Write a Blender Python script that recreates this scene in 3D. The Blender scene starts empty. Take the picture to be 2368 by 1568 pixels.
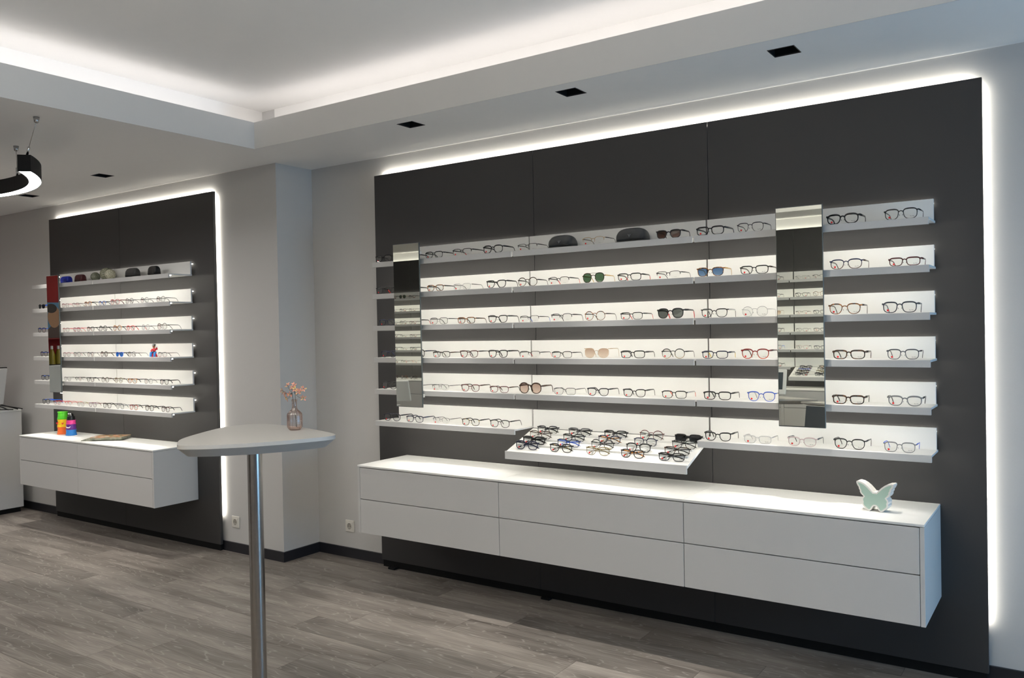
import bpy, math, random
from mathutils import Matrix, Vector
random.seed(7)
SC = bpy.context.scene
C = SC.collection
PI = math.pi

# ------------------------------------------------------------------ camera, world, exposure
cam_d = bpy.data.cameras.new('camera')
cam = bpy.data.objects.new('camera', cam_d)
C.objects.link(cam)
cam_d.sensor_fit = 'HORIZONTAL'
cam_d.sensor_width = 36.0
cam_d.lens = 29.288
cam_d.clip_start = 0.05
CR, CU, CF = Vector((0.82566486, 0.56383855, -0.01906915)), Vector((0.00924424, 0.0202749, 0.99975171)), Vector((-0.56408518, 0.82563613, -0.01152801))
cam.matrix_world = Matrix(((CR.x, CU.x, -CF.x, 3.94515), (CR.y, CU.y, -CF.y, -4.14145), (CR.z, CU.z, -CF.z, 1.59224), (0, 0, 0, 1)))
SC.camera = cam
SC.view_settings.view_transform = 'Standard'
SC.view_settings.look = 'None'
SC.view_settings.exposure = 0.0
SC.view_settings.gamma = 1.0
SC.view_settings.use_curve_mapping = False
SC.cycles.use_denoising = True
SC.cycles.caustics_reflective = False
SC.cycles.caustics_refractive = False
SC.cycles.max_bounces = 10
SC.cycles.diffuse_bounces = 5
SC.cycles.transparent_max_bounces = 24
SC.cycles.sample_clamp_indirect = 6.0

W_LIGHT = 1.0
wd = bpy.data.worlds.new('daylight')
SC.world = wd
wd.use_nodes = True
wd.node_tree.nodes['Background'].inputs[0].default_value = (0.50, 0.68, 1.0, 1)
wd.node_tree.nodes['Background'].inputs[1].default_value = 0.12

def area(name, loc, rot, sx, sy, power, col):
    l = bpy.data.lights.new(name, 'AREA')
    l.shape = 'RECTANGLE'; l.size = sx; l.size_y = sy; l.energy = power; l.color = col
    o = bpy.data.objects.new(name, l); C.objects.link(o)
    o.location = loc; o.rotation_euler = rot
    return o
# cool daylight entering by the shop window in the right-hand end wall, outside the glass
area('window_daylight', (6.6, -1.35, 1.0), (0, PI / 2, 0), 1.5, 1.6, 84.0, (0.36, 0.66, 1.0))
# added unseen fill lights: one washes the raised ceiling, one lights the counter zone
area('fill_light', (2.4, -4.0, 2.60), (PI, 0, 0), 2.4, 1.2, 126.0, (1.0, 0.945, 0.86))
area('fill_light', (-3.4, -3.6, 2.765), (0, 0, 0), 2.4, 1.2, 45.0, (1.0, 0.955, 0.89))

# strengths of the light strips
S_SHELF, S_BACK, S_COVE, S_HALO, S_PEND, S_SPOT = 23.0, 8.5, 21.0, 50.0, 40.0, 135.0
S_HALO_TOP = 125.0
LED_SHELF = (1.0, 0.955, 0.86)
LED_HALO = (1.0, 0.955, 0.85)
LED_COVE = (1.0, 0.965, 0.975)

# ------------------------------------------------------------------ helpers
class MB:
    def __init__(s): s.v = []; s.f = []; s.m = []; s.sm = []
    def add(s, vs, fs, mi=0, smooth=False):
        b = len(s.v); s.v += [tuple(p) for p in vs]
        for f in fs: s.f.append(tuple(b + i for i in f)); s.m.append(mi); s.sm.append(smooth)
        return s
    def box(s, x0, x1, y0, y1, z0, z1, mi=0):
        v = [(x0, y0, z0), (x1, y0, z0), (x1, y1, z0), (x0, y1, z0), (x0, y0, z1), (x1, y0, z1), (x1, y1, z1), (x0, y1, z1)]
        return s.add(v, [(0, 3, 2, 1), (4, 5, 6, 7), (0, 1, 5, 4), (1, 2, 6, 5), (2, 3, 7, 6), (3, 0, 4, 7)], mi)
    def bbox(s, x0, x1, y0, y1, z0, z1, b=.002, mi=0):
        # box with chamfered edges
        X = [x0, x0 + b, x1 - b, x1]; Y = [y0, y0 + b, y1 - b, y1]; Z = [z0, z0 + b, z1 - b, z1]
        v = []; ix = {}
        for sx in (0, 1):
            for sy in (0, 1):
                for sz in (0, 1):
                    cx, cy, cz = (X[0], X[1]) if not sx else (X[3], X[2]), (Y[0], Y[1]) if not sy else (Y[3], Y[2]), (Z[0], Z[1]) if not sz else (Z[3], Z[2])
                    ix[sx, sy, sz, 0] = len(v); v.append((cx[0], cy[1], cz[1]))
                    ix[sx, sy, sz, 1] = len(v); v.append((cx[1], cy[0], cz[1]))
                    ix[sx, sy, sz, 2] = len(v); v.append((cx[1], cy[1], cz[0]))
        f = []
        for a in (0, 1):
            q = [ix[a, 0, 0, 0], ix[a, 1, 0, 0], ix[a, 1, 1, 0], ix[a, 0, 1, 0]]; f.append(q if a else q[::-1])
            q = [ix[0, a, 0, 1], ix[1, a, 0, 1], ix[1, a, 1, 1], ix[0, a, 1, 1]]; f.append(q[::-1] if a else q)
            q = [ix[0, 0, a, 2], ix[1, 0, a, 2], ix[1, 1, a, 2], ix[0, 1, a, 2]]; f.append(q if a else q[::-1])
        for a in (0, 1):
            for c in (0, 1):
                q = [ix[a, c, 0, 0], ix[a, c, 1, 0], ix[a, c, 1, 1], ix[a, c, 0, 1]]; f.append(q if (a ^ c) else q[::-1])
                q = [ix[a, 0, c, 0], ix[a, 1, c, 0], ix[a, 1, c, 2], ix[a, 0, c, 2]]; f.append(q[::-1] if (a ^ c) else q)
                q = [ix[0, a, c, 1], ix[1, a, c, 1], ix[1, a, c, 2], ix[0, a, c, 2]]; f.append(q if (a ^ c) else q[::-1])
                for d in (0, 1):
                    q = [ix[a, c, d, 0], ix[a, c, d, 1], ix[a, c, d, 2]]; f.append(q if (a ^ c ^ d) else q[::-1])
        return s.add(v, f, mi)
    def quad(s, a, b, c, d, mi=0): return s.add([a, b, c, d], [(0, 1, 2, 3)], mi)
    def tube(s, path, r, sides=6, closed=False, rz=None, rs=None, mi=0, caps=True, up=Vector((0, 0, 1))):
        P = [Vector(p) for p in path]; n = len(P); vs = []; fs = []
        for i, p in enumerate(P):
            if closed: t = (P[(i + 1) % n] - P[i - 1])
            else: t = P[min(i + 1, n - 1)] - P[max(i - 1, 0)]
            t.normalize()
            a = t.cross(up)
            if a.length < 1e-4: a = t.cross(Vector((0, 1, 0)))
            a.normalize(); b = a.cross(t).normalized()
            k = rs[i] if rs else 1.0
            for j in range(sides):
                th = 2 * PI * (j + .5) / sides
                vs.append(p + a * (math.cos(th) * r * k) + b * (math.sin(th) * (rz or r) * k))
        m = n if closed else n - 1
        for i in range(m):
            for j in range(sides):
                k = (i + 1) % n
                fs.append((i * sides + j, i * sides + (j + 1) % sides, k * sides + (j + 1) % sides, k * sides + j))
        if not closed and caps:
            fs.append(tuple(range(sides))[::-1]); fs.append(tuple((n - 1) * sides + j for j in range(sides)))
        return s.add(vs, fs, mi, True)
    def lathe(s, prof, n=24, c=(0, 0, 0), rib=None, mi=0, smooth=True):
        vs = []; fs = []; m = len(prof)
        for (r, z) in prof:
            for j in range(n):
                th = 2 * PI * j / n
                rr = r * (rib(th, z) if rib else 1)
                vs.append((c[0] + rr * math.cos(th), c[1] + rr * math.sin(th), c[2] + z))
        for i in range(m - 1):
            for j in range(n):
                fs.append((i * n + j, i * n + (j + 1) % n, (i + 1) * n + (j + 1) % n, (i + 1) * n + j))
        return s.add(vs, fs, mi, smooth)
    def disc(s, c, r, n=16, ax='z', flip=False, mi=0):
        vs = []
        for j in range(n):
            th = 2 * PI * j / n; a, b = r * math.cos(th), r * math.sin(th)
            vs.append({'z': (c[0] + a, c[1] + b, c[2]), 'y': (c[0] + a, c[1], c[2] + b), 'x': (c[0], c[1] + a, c[2] + b)}[ax])
        f = list(range(n)); return s.add(vs, [f[::-1] if flip else f], mi)
    def prism(s, pts, y0, y1, mi=0):
        # outline in x,z extruded along y
        n = len(pts); vs = [(x, y0, z) for x, z in pts] + [(x, y1, z) for x, z in pts]
        fs = [tuple(range(n)), tuple(range(2 * n - 1, n - 1, -1))] + [(i, n + i, n + (i + 1) % n, (i + 1) % n) for i in range(n)]
        return s.add(vs, fs, mi)
    def prismz(s, pts, z0, z1, mi=0):
        n = len(pts); vs = [(x, y, z0) for x, y in pts] + [(x, y, z1) for x, y in pts]
        fs = [tuple(range(n))[::-1], tuple(range(n, 2 * n))] + [(i, (i + 1) % n, n + (i + 1) % n, n + i) for i in range(n)]
        return s.add(vs, fs, mi)
    def mesh(s, name, nm=1):
        me = bpy.data.meshes.new(name)
        me.from_pydata(s.v, [], s.f); me.update()
        for p, k, q in zip(me.polygons, s.m, s.sm): p.material_index = k; p.use_smooth = q
        for _ in range(nm): me.materials.append(None)
        return me

def put(name, me, mats, parent=None, loc=(0, 0, 0), label=None):
    if isinstance(me, MB): me = me.mesh(name, len(mats) if isinstance(mats, (list, tuple)) else 1)
    o = bpy.data.objects.new(name, me); C.objects.link(o)
    ms = mats if isinstance(mats, (list, tuple)) else [mats]
    for i, m in enumerate(ms):
        o.material_slots[i].link = 'OBJECT'; o.material_slots[i].material = m
    o.location = loc
    if parent is not None: o.parent = parent
    if label: o['label'] = label
    return o
def tag(o, label, cat, group=None):
    o['label'] = label; o['category'] = cat
    if group: o['group'] = group
    return o
def thing(name, label, cat, loc=(0, 0, 0), rz=0, group=None):
    o = bpy.data.objects.new(name, None); C.objects.link(o)
    o.empty_display_size = .05
    o.location = loc; o.rotation_euler = (0, 0, rz)
    return tag(o, label, cat, group)
def struct(name, me, m, parent=None):
    o = put(name, me, m, parent)
    if parent is None: o['kind'] = 'structure'
    return o

# ------------------------------------------------------------------ materials
def nodes(name):
    m = bpy.data.materials.new(name); m.use_nodes = True
    nt = m.node_tree; b = nt.nodes['Principled BSDF']
    return m, nt, b
def mat(name, col, rough=.5, metal=0., spec=.5, var=.06, scale=30., bump=0., trans=0., coat=0.):
    m, nt, b = nodes(name)
    b.inputs['Roughness'].default_value = rough; b.inputs['Metallic'].default_value = metal
    b.inputs['Specular IOR Level'].default_value = spec
    b.inputs['Coat Weight'].default_value = coat
    tc = nt.nodes.new('ShaderNodeTexCoord'); n = nt.nodes.new('ShaderNodeTexNoise')
    n.inputs['Scale'].default_value = scale; n.inputs['Detail'].default_value = 3
    nt.links.new(tc.outputs['Object'], n.inputs['Vector'])
    mx = nt.nodes.new('ShaderNodeMix'); mx.data_type = 'RGBA'
    mx.inputs[6].default_value = (*[c * (1 - var) for c in col], 1); mx.inputs[7].default_value = (*[min(1, c * (1 + var)) for c in col], 1)
    nt.links.new(n.outputs['Fac'], mx.inputs[0]); nt.links.new(mx.outputs[2], b.inputs['Base Color'])
    if bump:
        bp = nt.nodes.new('ShaderNodeBump'); bp.inputs['Strength'].default_value = bump; bp.inputs['Distance'].default_value = .002
        nt.links.new(n.outputs['Fac'], bp.inputs['Height']); nt.links.new(bp.outputs['Normal'], b.inputs['Normal'])
    return m
def mix2(name, c1, c2, scale, lo, hi, rough=.3, kind='noise', axis=None):
    # two colours blended by noise, or by height (axis z, object space)
    m, nt, b = nodes(name); b.inputs['Roughness'].default_value = rough
    tc = nt.nodes.new('ShaderNodeTexCoord')
    rp = nt.nodes.new('ShaderNodeValToRGB')
    rp.color_ramp.elements[0].position = lo; rp.color_ramp.elements[1].position = hi
    rp.color_ramp.elements[0].color = (*c1, 1); rp.color_ramp.elements[1].color = (*c2, 1)
    if kind == 'noise':
        n = nt.nodes.new('ShaderNodeTexNoise'); n.inputs['Scale'].default_value = scale; n.inputs['Detail'].default_value = 2
        nt.links.new(tc.outputs['Object'], n.inputs['Vector']); nt.links.new(n.outputs['Fac'], rp.inputs[0])
    else:
        sp = nt.nodes.new('ShaderNodeSeparateXYZ'); nt.links.new(tc.outputs['Generated'], sp.inputs[0]); nt.links.new(sp.outputs['Z'], rp.inputs[0])
    nt.links.new(rp.outputs[0], b.inputs['Base Color'])
    return m
def emis(name, col, s):
    m = bpy.data.materials.new(name); m.use_nodes = True; nt = m.node_tree; nt.nodes.clear()
    e = nt.nodes.new('ShaderNodeEmission'); e.inputs[0].default_value = (*col, 1); e.inputs[1].default_value = s
    o = nt.nodes.new('ShaderNodeOutputMaterial'); nt.links.new(e.outputs[0], o.inputs[0])
    return m
def see_through(name, tint, gloss=.06, rough=.03, grad=None, edge=None):
    # thin clear sheet: tinted transparency with a weak mirror coat; grad = tint at the bottom
    m = bpy.data.materials.new(name); m.use_nodes = True; nt = m.node_tree; nt.nodes.clear()
    t = nt.nodes.new('ShaderNodeBsdfTransparent'); t.inputs[0].default_value = (*tint, 1)
    g = nt.nodes.new('ShaderNodeBsdfGlossy'); g.inputs['Roughness'].default_value = rough
    lw = nt.nodes.new('ShaderNodeLayerWeight'); lw.inputs['Blend'].default_value = .25
    mp = nt.nodes.new('ShaderNodeMapRange'); mp.inputs['To Min'].default_value = gloss; mp.inputs['To Max'].default_value = min(1, gloss * 5)
    nt.links.new(lw.outputs['Fresnel'], mp.inputs['Value'])
    mx = nt.nodes.new('ShaderNodeMixShader'); nt.links.new(mp.outputs[0], mx.inputs[0])
    nt.links.new(t.outputs[0], mx.inputs[1]); nt.links.new(g.outputs[0], mx.inputs[2])
    if grad or edge:
        rp = nt.nodes.new('ShaderNodeValToRGB')
        rp.color_ramp.elements[0].color = (*(grad or tint), 1); rp.color_ramp.elements[1].color = (*(tint if grad else edge), 1)
        if grad:
            tc = nt.nodes.new('ShaderNodeTexCoord'); sp = nt.nodes.new('ShaderNodeSeparateXYZ')
            nt.links.new(tc.outputs['Generated'], sp.inputs[0]); nt.links.new(sp.outputs['Z'], rp.inputs[0])
        else:
            nt.links.new(lw.outputs['Facing'], rp.inputs[0])
        nt.links.new(rp.outputs[0], t.inputs[0])
    o = nt.nodes.new('ShaderNodeOutputMaterial'); nt.links.new(mx.outputs[0], o.inputs[0])
    return m

M = {}
M['wall'] = mat('wall_paint', (.55, .542, .53), .85, spec=.2, var=.02, scale=160, bump=.05)
M['wall_left'] = mat('wall_paint_red', (.34, .010, .010), .5, spec=.3, var=.05)
M['ceiling'] = mat('ceiling_paint', (.88, .868, .845), .9, spec=.15, var=.01, scale=20)
M['panel'] = mat('anthracite_laminate', (.044, .0425, .042), .55, spec=.35, var=.05, scale=400)
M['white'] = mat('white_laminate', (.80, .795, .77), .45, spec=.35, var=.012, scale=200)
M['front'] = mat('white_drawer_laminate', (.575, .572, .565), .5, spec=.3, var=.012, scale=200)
M['table'] = mat('pale_grey_table_laminate', (.50, .492, .472), .4, spec=.4, var=.02, scale=200)
M['base'] = mat('anthracite_baseboard', (.012, .012, .016), .45, var=.05)
M['blackbox'] = mat('matt_black', (.006, .006, .006), .7, spec=.2)
M['gap'] = mat('shadow_gap_dark', (.03, .03, .03), .8, spec=.1)
M['black'] = mat('black_acetate', (.006, .006, .007), .25, var=.2)
M['navy'] = mat('navy_acetate', (.008, .012, .04), .25)
M['navyblack'] = mat('blue_black_acetate', (.006, .008, .018), .25)
M['slate'] = mat('slate_acetate', (.028, .04, .055), .3)
M['grey'] = mat('grey_acetate', (.09, .09, .095), .35)
M['gunmetal'] = mat('gunmetal', (.05, .05, .055), .35, metal=.6)
M['silver'] = mat('silver_metal', (.45, .45, .46), .3, metal=.8)
M['clearmetal'] = mat('pale_steel', (.28, .28, .29), .35, metal=.5)
M['gold'] = mat('gold_metal', (.55, .36, .16), .3, metal=.8)
M['beige'] = mat('beige_metal', (.5, .38, .26), .35, metal=.4)
M['brown'] = mat('brown_acetate', (.045, .018, .008), .25, var=.3, scale=90)
M['darkred'] = mat('dark_red_acetate', (.07, .004, .006), .25, var=.2)
M['red'] = mat('red_acetate', (.55, .012, .015), .3)
M['redorange'] = mix2('red_orange_acetate', (.45, .06, .015), (.22, .008, .006), 0, .2, .8, .25, 'z')
M['orange'] = mat('orange_acetate', (.75, .08, .02), .35)
M['yellow'] = mat('yellow_acetate', (.75, .5, .02), .35)
M['blue'] = mat('blue_acetate', (.015, .09, .55), .3)
M['purple'] = mat('purple_acetate', (.14, .03, .12), .3)
M['pink'] = mat('pink_acetate', (.5, .16, .2), .3)
M['olive'] = mat('olive_metal', (.2, .15, .05), .3, metal=.4)
M['pinkbrown'] = mat('rose_brown_acetate', (.14, .045, .045), .25, var=.3, scale=90)
M['tort'] = mix2('tortoiseshell', (.012, .006, .004), (.34, .12, .02), 95, .42, .62, .22)
M['darktort'] = mix2('dark_tortoiseshell', (.008, .005, .004), (.14, .05, .012), 95, .48, .68, .22)
M['orangetort'] = mix2('amber_black_acetate', (.012, .008, .006), (.6, .22, .03), 80, .42, .55, .25)
M['bluetort'] = mix2('blue_black_mottled', (.006, .008, .02), (.02, .16, .65), 80, .44, .56, .25)
M['blackgold'] = mix2('black_gold_mottled', (.006, .006, .006), (.5, .33, .05), 110, .56, .66, .3)
M['navybrown'] = mix2('navy_to_brown', (.09, .05, .03), (.008, .014, .06), 0, .2, .7, .25, 'z')
M['blackbeige'] = mix2('black_to_beige', (.42, .3, .16), (.006, .006, .006), 0, .1, .6, .25, 'z')
M['blackred'] = mix2('black_red', (.25, .02, .015), (.01, .01, .01), 0, .1, .5, .3, 'z')
M['greytrans'] = mat('smoky_translucent_grey', (.20, .205, .21), .2)
M['clearplast'] = mat('clear_plastic', (.60, .60, .59), .15)
M['pinkclear'] = mat('clear_pink_plastic', (.62, .50, .50), .15)
M['pinktrans'] = mat('translucent_pink', (.5, .17, .18), .2)
M['plainwhite'] = mat('white_plastic', (.8, .8, .78), .4)
M['reddot'] = mat('red_sticker', (.75, .015, .02), .5)
M['print'] = mat('lens_print_grey', (.10, .10, .11), .6)
M['clear'] = see_through('clear_demo_lens', (.95, .955, .95), .05)
M['brownsun'] = see_through('brown_sun_lens', (.020, .009, .007), .06, grad=(.17, .075, .05))
M['greensun'] = see_through('green_sun_lens', (.07, .13, .075), .08)
M['bluesun'] = see_through('blue_sun_lens', (.06, .14, .30), .12, grad=(.16, .26, .42))
M['greysun'] = see_through('grey_sun_lens', (.11, .125, .12), .09)
M['beigesun'] = see_through('beige_sun_lens', (.46, .32, .24), .08, grad=(.85, .72, .62))
M['roseesun'] = see_through('rose_sun_lens', (.36, .25, .21), .08, grad=(.75, .6, .52))
M['darksun'] = see_through('dark_sun_lens', (.012, .016, .024), .14)
M['blacksun'] = see_through('black_sun_lens', (.006, .006, .008), .03)
M['azuresun'] = see_through('azure_sun_lens', (.01, .11, .42), .03)
M['led_shelf'] = emis('led_shelf', LED_SHELF, S_SHELF)
M['led_tray'] = emis('led_tray', LED_SHELF, S_SHELF * .4)
M['led_back'] = emis('led_backlight', LED_SHELF, S_BACK)
M['led_cove'] = emis('led_cove', LED_COVE, S_COVE)
M['led_halo'] = emis('led_halo', LED_HALO, S_HALO)
M['led_halo_top'] = emis('led_halo_top', LED_HALO, S_HALO_TOP)
M['led_pend'] = emis('pendant_diffuser', (1, .98, .96), S_PEND)
M['steel'] = mat('brushed_steel', (.42, .40, .38), .26, metal=1., var=.12, scale=60)
M['chrome'] = mat('satin_chrome', (.5, .5, .5), .25, metal=1.)
M['case'] = mat('dark_grey_leatherette', (.065, .066, .067), .42, var=.1, scale=500, bump=.15)
M['case_emblem'] = mat('emblem_grey', (.20, .20, .20), .3)
M['socket'] = mat('socket_white', (.72, .70, .64), .35)
M['cable'] = mat('black_cable', (.008, .008, .008), .5)

def mirror_mat():
    m, nt, b = nodes('mirror_silver')
    b.inputs['Metallic'].default_value = 1; b.inputs['Roughness'].default_value = .0
    b.inputs['Base Color'].default_value = (.80, .82, .76, 1)
    return m
M['mirror'] = mirror_mat()
M['mirror_edge'] = mat('mirror_edge_grey', (.09, .105, .105), .3)

def plank_mat():
    m, nt, b = nodes('grey_oak_plank'); L = nt.links
    b.inputs['Specular IOR Level'].default_value = .42
    tc = nt.nodes.new('ShaderNodeTexCoord'); oi = nt.nodes.new('ShaderNodeObjectInfo')
    of = nt.nodes.new('ShaderNodeVectorMath'); of.operation = 'SCALE'; of.inputs[0].default_value = (37, 53, 19)
    L.new(oi.outputs['Random'], of.inputs['Scale'])
    ad = nt.nodes.new('ShaderNodeVectorMath'); ad.operation = 'ADD'; L.new(tc.outputs['Object'], ad.inputs[0]); L.new(of.outputs[0], ad.inputs[1])
    def nz(sc, scale, det, dist=0.):
        mp = nt.nodes.new('ShaderNodeMapping'); mp.inputs['Scale'].default_value = sc; L.new(ad.outputs[0], mp.inputs[0])
        n = nt.nodes.new('ShaderNodeTexNoise'); n.inputs['Scale'].default_value = scale; n.inputs['Detail'].default_value = det; n.inputs['Distortion'].default_value = dist
        L.new(mp.outputs[0], n.inputs['Vector']); return n.outputs['Fac']
    broad = nz((.8, 5.5, 1), 1.6, 4, .6)
    fine = nz((3.0, 70, 1), 2.2, 5)
    mp = nt.nodes.new('ShaderNodeMapping'); mp.inputs['Scale'].default_value = (.9, 6.5, 1); L.new(ad.outputs[0], mp.inputs[0])
    nd = nt.nodes.new('ShaderNodeTexNoise'); nd.inputs['Scale'].default_value = 1.3; nd.inputs['Detail'].default_value = 2; L.new(mp.outputs[0], nd.inputs['Vector'])
    ml = nt.nodes.new('ShaderNodeMath'); ml.operation = 'MULTIPLY'; ml.inputs[1].default_value = 17; L.new(nd.outputs['Fac'], ml.inputs[0])
    fr = nt.nodes.new('ShaderNodeMath'); fr.operation = 'FRACT'; L.new(ml.outputs[0], fr.inputs[0])
    ring = nt.nodes.new('ShaderNodeValToRGB'); e = ring.color_ramp.elements
    e[0].position = 0; e[0].color = (0, 0, 0, 1); e[1].position = 1; e[1].color = (0, 0, 0, 1)
    q = e.new(.10); q.color = (1, 1, 1, 1); q = e.new(.2); q.color = (0, 0, 0, 1)
    L.new(fr.outputs[0], ring.inputs[0])
    r1 = nt.nodes.new('ShaderNodeValToRGB')
    r1.color_ramp.elements[0].position = .3; r1.color_ramp.elements[0].color = (.138, .118, .103, 1)
    r1.color_ramp.elements[1].position = .7; r1.color_ramp.elements[1].color = (.325, .290, .258, 1)
    L.new(broad, r1.inputs[0])
    r2 = nt.nodes.new('ShaderNodeValToRGB')
    r2.color_ramp.elements[0].position = .25; r2.color_ramp.elements[0].color = (.72, .72, .72, 1)
    r2.color_ramp.elements[1].position = .75; r2.color_ramp.elements[1].color = (1.22, 1.22, 1.22, 1)
    L.new(fine, r2.inputs[0])
    mx = nt.nodes.new('ShaderNodeMix'); mx.data_type = 'RGBA'; mx.blend_type = 'MULTIPLY'; mx.inputs[0].default_value = 1
    L.new(r1.outputs[0], mx.inputs[6]); L.new(r2.outputs[0], mx.inputs[7])
    # each plank its own tone
    tn = nt.nodes.new('ShaderNodeMapRange'); tn.inputs['To Min'].default_value = .76; tn.inputs['To Max'].default_value = 1.20
    L.new(oi.outputs['Random'], tn.inputs['Value'])
    m2 = nt.nodes.new('ShaderNodeVectorMath'); m2.operation = 'SCALE'; L.new(mx.outputs[2], m2.inputs[0]); L.new(tn.outputs[0], m2.inputs['Scale'])
    m3 = nt.nodes.new('ShaderNodeMix'); m3.data_type = 'RGBA'; m3.inputs[7].default_value = (.50, .46, .42, 1)
    rs = nt.nodes.new('ShaderNodeMath'); rs.operation = 'MULTIPLY'; rs.inputs[1].default_value = .45; L.new(ring.outputs[0], rs.inputs[0])
    L.new(rs.outputs[0], m3.inputs[0]); L.new(m2.outputs[0], m3.inputs[6]); L.new(m3.outputs[2], b.inputs['Base Color'])
    rr = nt.nodes.new('ShaderNodeMapRange'); rr.inputs['To Min'].default_value = .36; rr.inputs['To Max'].default_value = .52
    L.new(fine, rr.inputs['Value']); L.new(rr.outputs[0], b.inputs['Roughness'])
    bp = nt.nodes.new('ShaderNodeBump'); bp.inputs['Strength'].default_value = .12; bp.inputs['Distance'].default_value = .001
    L.new(fine, bp.inputs['Height']); L.new(bp.outputs[0], b.inputs['Normal'])
    return m
M['plank'] = plank_mat()

# ------------------------------------------------------------------ dimensions
XL, XR, YB, YF = -6.2, 6.0, 0.060, -6.50        # room
YW2, XJ = -0.268, -0.662                         # left part of the back wall stands forward, its corner
ZC, ZLIP, ZUP = 2.779, 2.950, 3.150              # soffit, cove lip, raised ceiling
FX, FY, TX1, TY0 = -0.420, -0.637, 5.2, -5.80    # tray opening
Z1, Z0 = 2.648, 0.045                            # dark panels
CT, CB, CM = 0.774, 0.356, 0.565                 # cabinets

# ------------------------------------------------------------------ structure
floor = struct('floor', MB().box(XL, XR, YF, YB, -.12, -.008), M['gap'])
PL, PW = 1.33, .205
offs = {-1: .06, 0: -.18, 1: .607, 2: .387, 3: -.177, 4: .77, 5: .012, 6: -.173}
rnd = random.Random(11)
full = MB().box(-PL / 2 + .0007, PL / 2 - .0007, -PW / 2 + .0007, PW / 2 - .0007, -.008, 0).mesh('plank')
r = -3
rest = MB()
while True:
    y1 = -.505 - PW * r; y0 = y1 - PW
    if y1 <= YF: break
    a0 = offs.get(r, rnd.uniform(0, PL))
    x = a0 - PL * math.ceil((a0 - XL) / PL)
    yy0, yy1 = max(y0, YF), min(y1, YB)
    if r == -3: yy1 = min(y1, YB)
    while x < XR:
        xa, xb = max(x, XL), min(x + PL, XR)
        if yy1 > yy0 + .01 and xb > xa + .01:
            if r > 21: rest.box(xa + .0007, xb - .0007, yy0 + .0007, yy1 - .0007, -.008, 0)
            elif xb - xa > PL - .001 and yy1 - yy0 > PW - .001: put('plank', full, M['plank'], floor, ((xa + xb) / 2, (yy0 + yy1) / 2, 0))
            else:
                hx, hy = (xb - xa) / 2 - .0007, (yy1 - yy0) / 2 - .0007
                put('plank', MB().box(-hx, hx, -hy, hy, -.008, 0), M['plank'], floor, ((xa + xb) / 2, (yy0 + yy1) / 2, 0))
        x += PL
    r += 1
o = put('plank_rows', rest, M['plank'], floor); o['kind'] = 'stuff'

# back wall: right part at YB, left part standing forward at YW2, with the return between
struct('wall_back', MB().box(XJ, XR, YB, YB + .3, 0, ZC + .5).box(XL, XJ, YW2, YB + .3, 0, ZC + .5), M['wall'])
struct('wall_left', MB().box(XL - .15, XL, YF, YW2, 0, ZC + .5), M['wall'])
struct('wall_front', MB().box(XL, XR, YF - .15, YF, 0, ZC + .5), M['wall'])
# right wall with a shop window opening
wy0, wy1, wz0, wz1 = -5.9, -.55, .25, 2.62
struct('wall_right', MB().box(XR, XR + .2, YF, wy0, 0, ZC + .5).box(XR, XR + .2, wy1, YB, 0, ZC + .5)
       .box(XR, XR + .2, wy0, wy1, 0, wz0).box(XR, XR + .2, wy0, wy1, wz1, ZC + .5), M['wall'])
win = struct('window_1', MB().box(XR + .02, XR + .1, wy0, wy0 + .06, wz0, wz1).box(XR + .02, XR + .1, wy1 - .06, wy1, wz0, wz1)
             .box(XR + .02, XR + .1, wy0, wy1, wz0, wz0 + .06).box(XR + .02, XR + .1, wy0, wy1, wz1 - .06, wz1)
             .box(XR + .02, XR + .1, -3.26, -3.20, wz0, wz1), M['base'])
M['pane'] = see_through('window_glass', (.93, .96, .97), .05)
put('pane', MB().box(XR + .055, XR + .063, wy0 + .06, -3.26, wz0 + .06, wz1 - .06), M['pane'], win)
put('pane', MB().box(XR + .055, XR + .063, -3.20, wy1 - .06, wz0 + .06, wz1 - .06), M['pane'], win)

# baseboards
t = .013
struct('baseboard_back', MB().box(XJ, XR, YB - t, YB, 0, .069).box(XJ, XJ + t, YW2 - t, YB - t, 0, .069).box(XL, XJ, YW2 - t, YW2, 0, .069), M['base'])
struct('baseboard_front', MB().box(XL, XR, YF, YF + t, 0, .069), M['base'])
struct('baseboard_left', MB().box(XL, XL + t, YF + t, YW2 - t, 0, .069), M['base'])
struct('baseboard_right', MB().box(XR - t, XR, YF + t, YB - t, 0, .069), M['base'])

# ceiling: soffit with square holes for the downlights, fascia lip, cove trough, raised tray
DL = [(.780, -.495), (1.838, -.490), (2.890, -.457), (-1.978, -.762), (-3.262, -.667)]
HS = .0585
def holes(mb, x0, x1, y0, y1, z, hs):
    xs = sorted({x0, x1} | {h[0] - HS for h in hs} | {h[0] + HS for h in hs})
    ys = sorted({y0, y1} | {h[1] - HS for h in hs} | {h[1] + HS for h in hs})
    for i in range(len(xs) - 1):
        for j in range(len(ys) - 1):
            cx, cy = (xs[i] + xs[i + 1]) / 2, (ys[j] + ys[j + 1]) / 2
            if any(abs(cx - h[0]) < HS and abs(cy - h[1]) < HS for h in hs): continue
            mb.quad((xs[i], ys[j], z), (xs[i], ys[j + 1], z), (xs[i + 1], ys[j + 1], z), (xs[i + 1], ys[j], z))
cl = MB()
holes(cl, FX, XR, FY, YB, ZC, [h for h in DL if h[0] > FX])
holes(cl, XL, FX, YF, YB, ZC, [h for h in DL if h[0] < FX])
holes(cl, FX, XR, YF, TY0, ZC, [])
holes(cl, TX1, XR, TY0, FY, ZC, [])
cv, tk, ZT = .37, .022, 2.842
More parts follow.
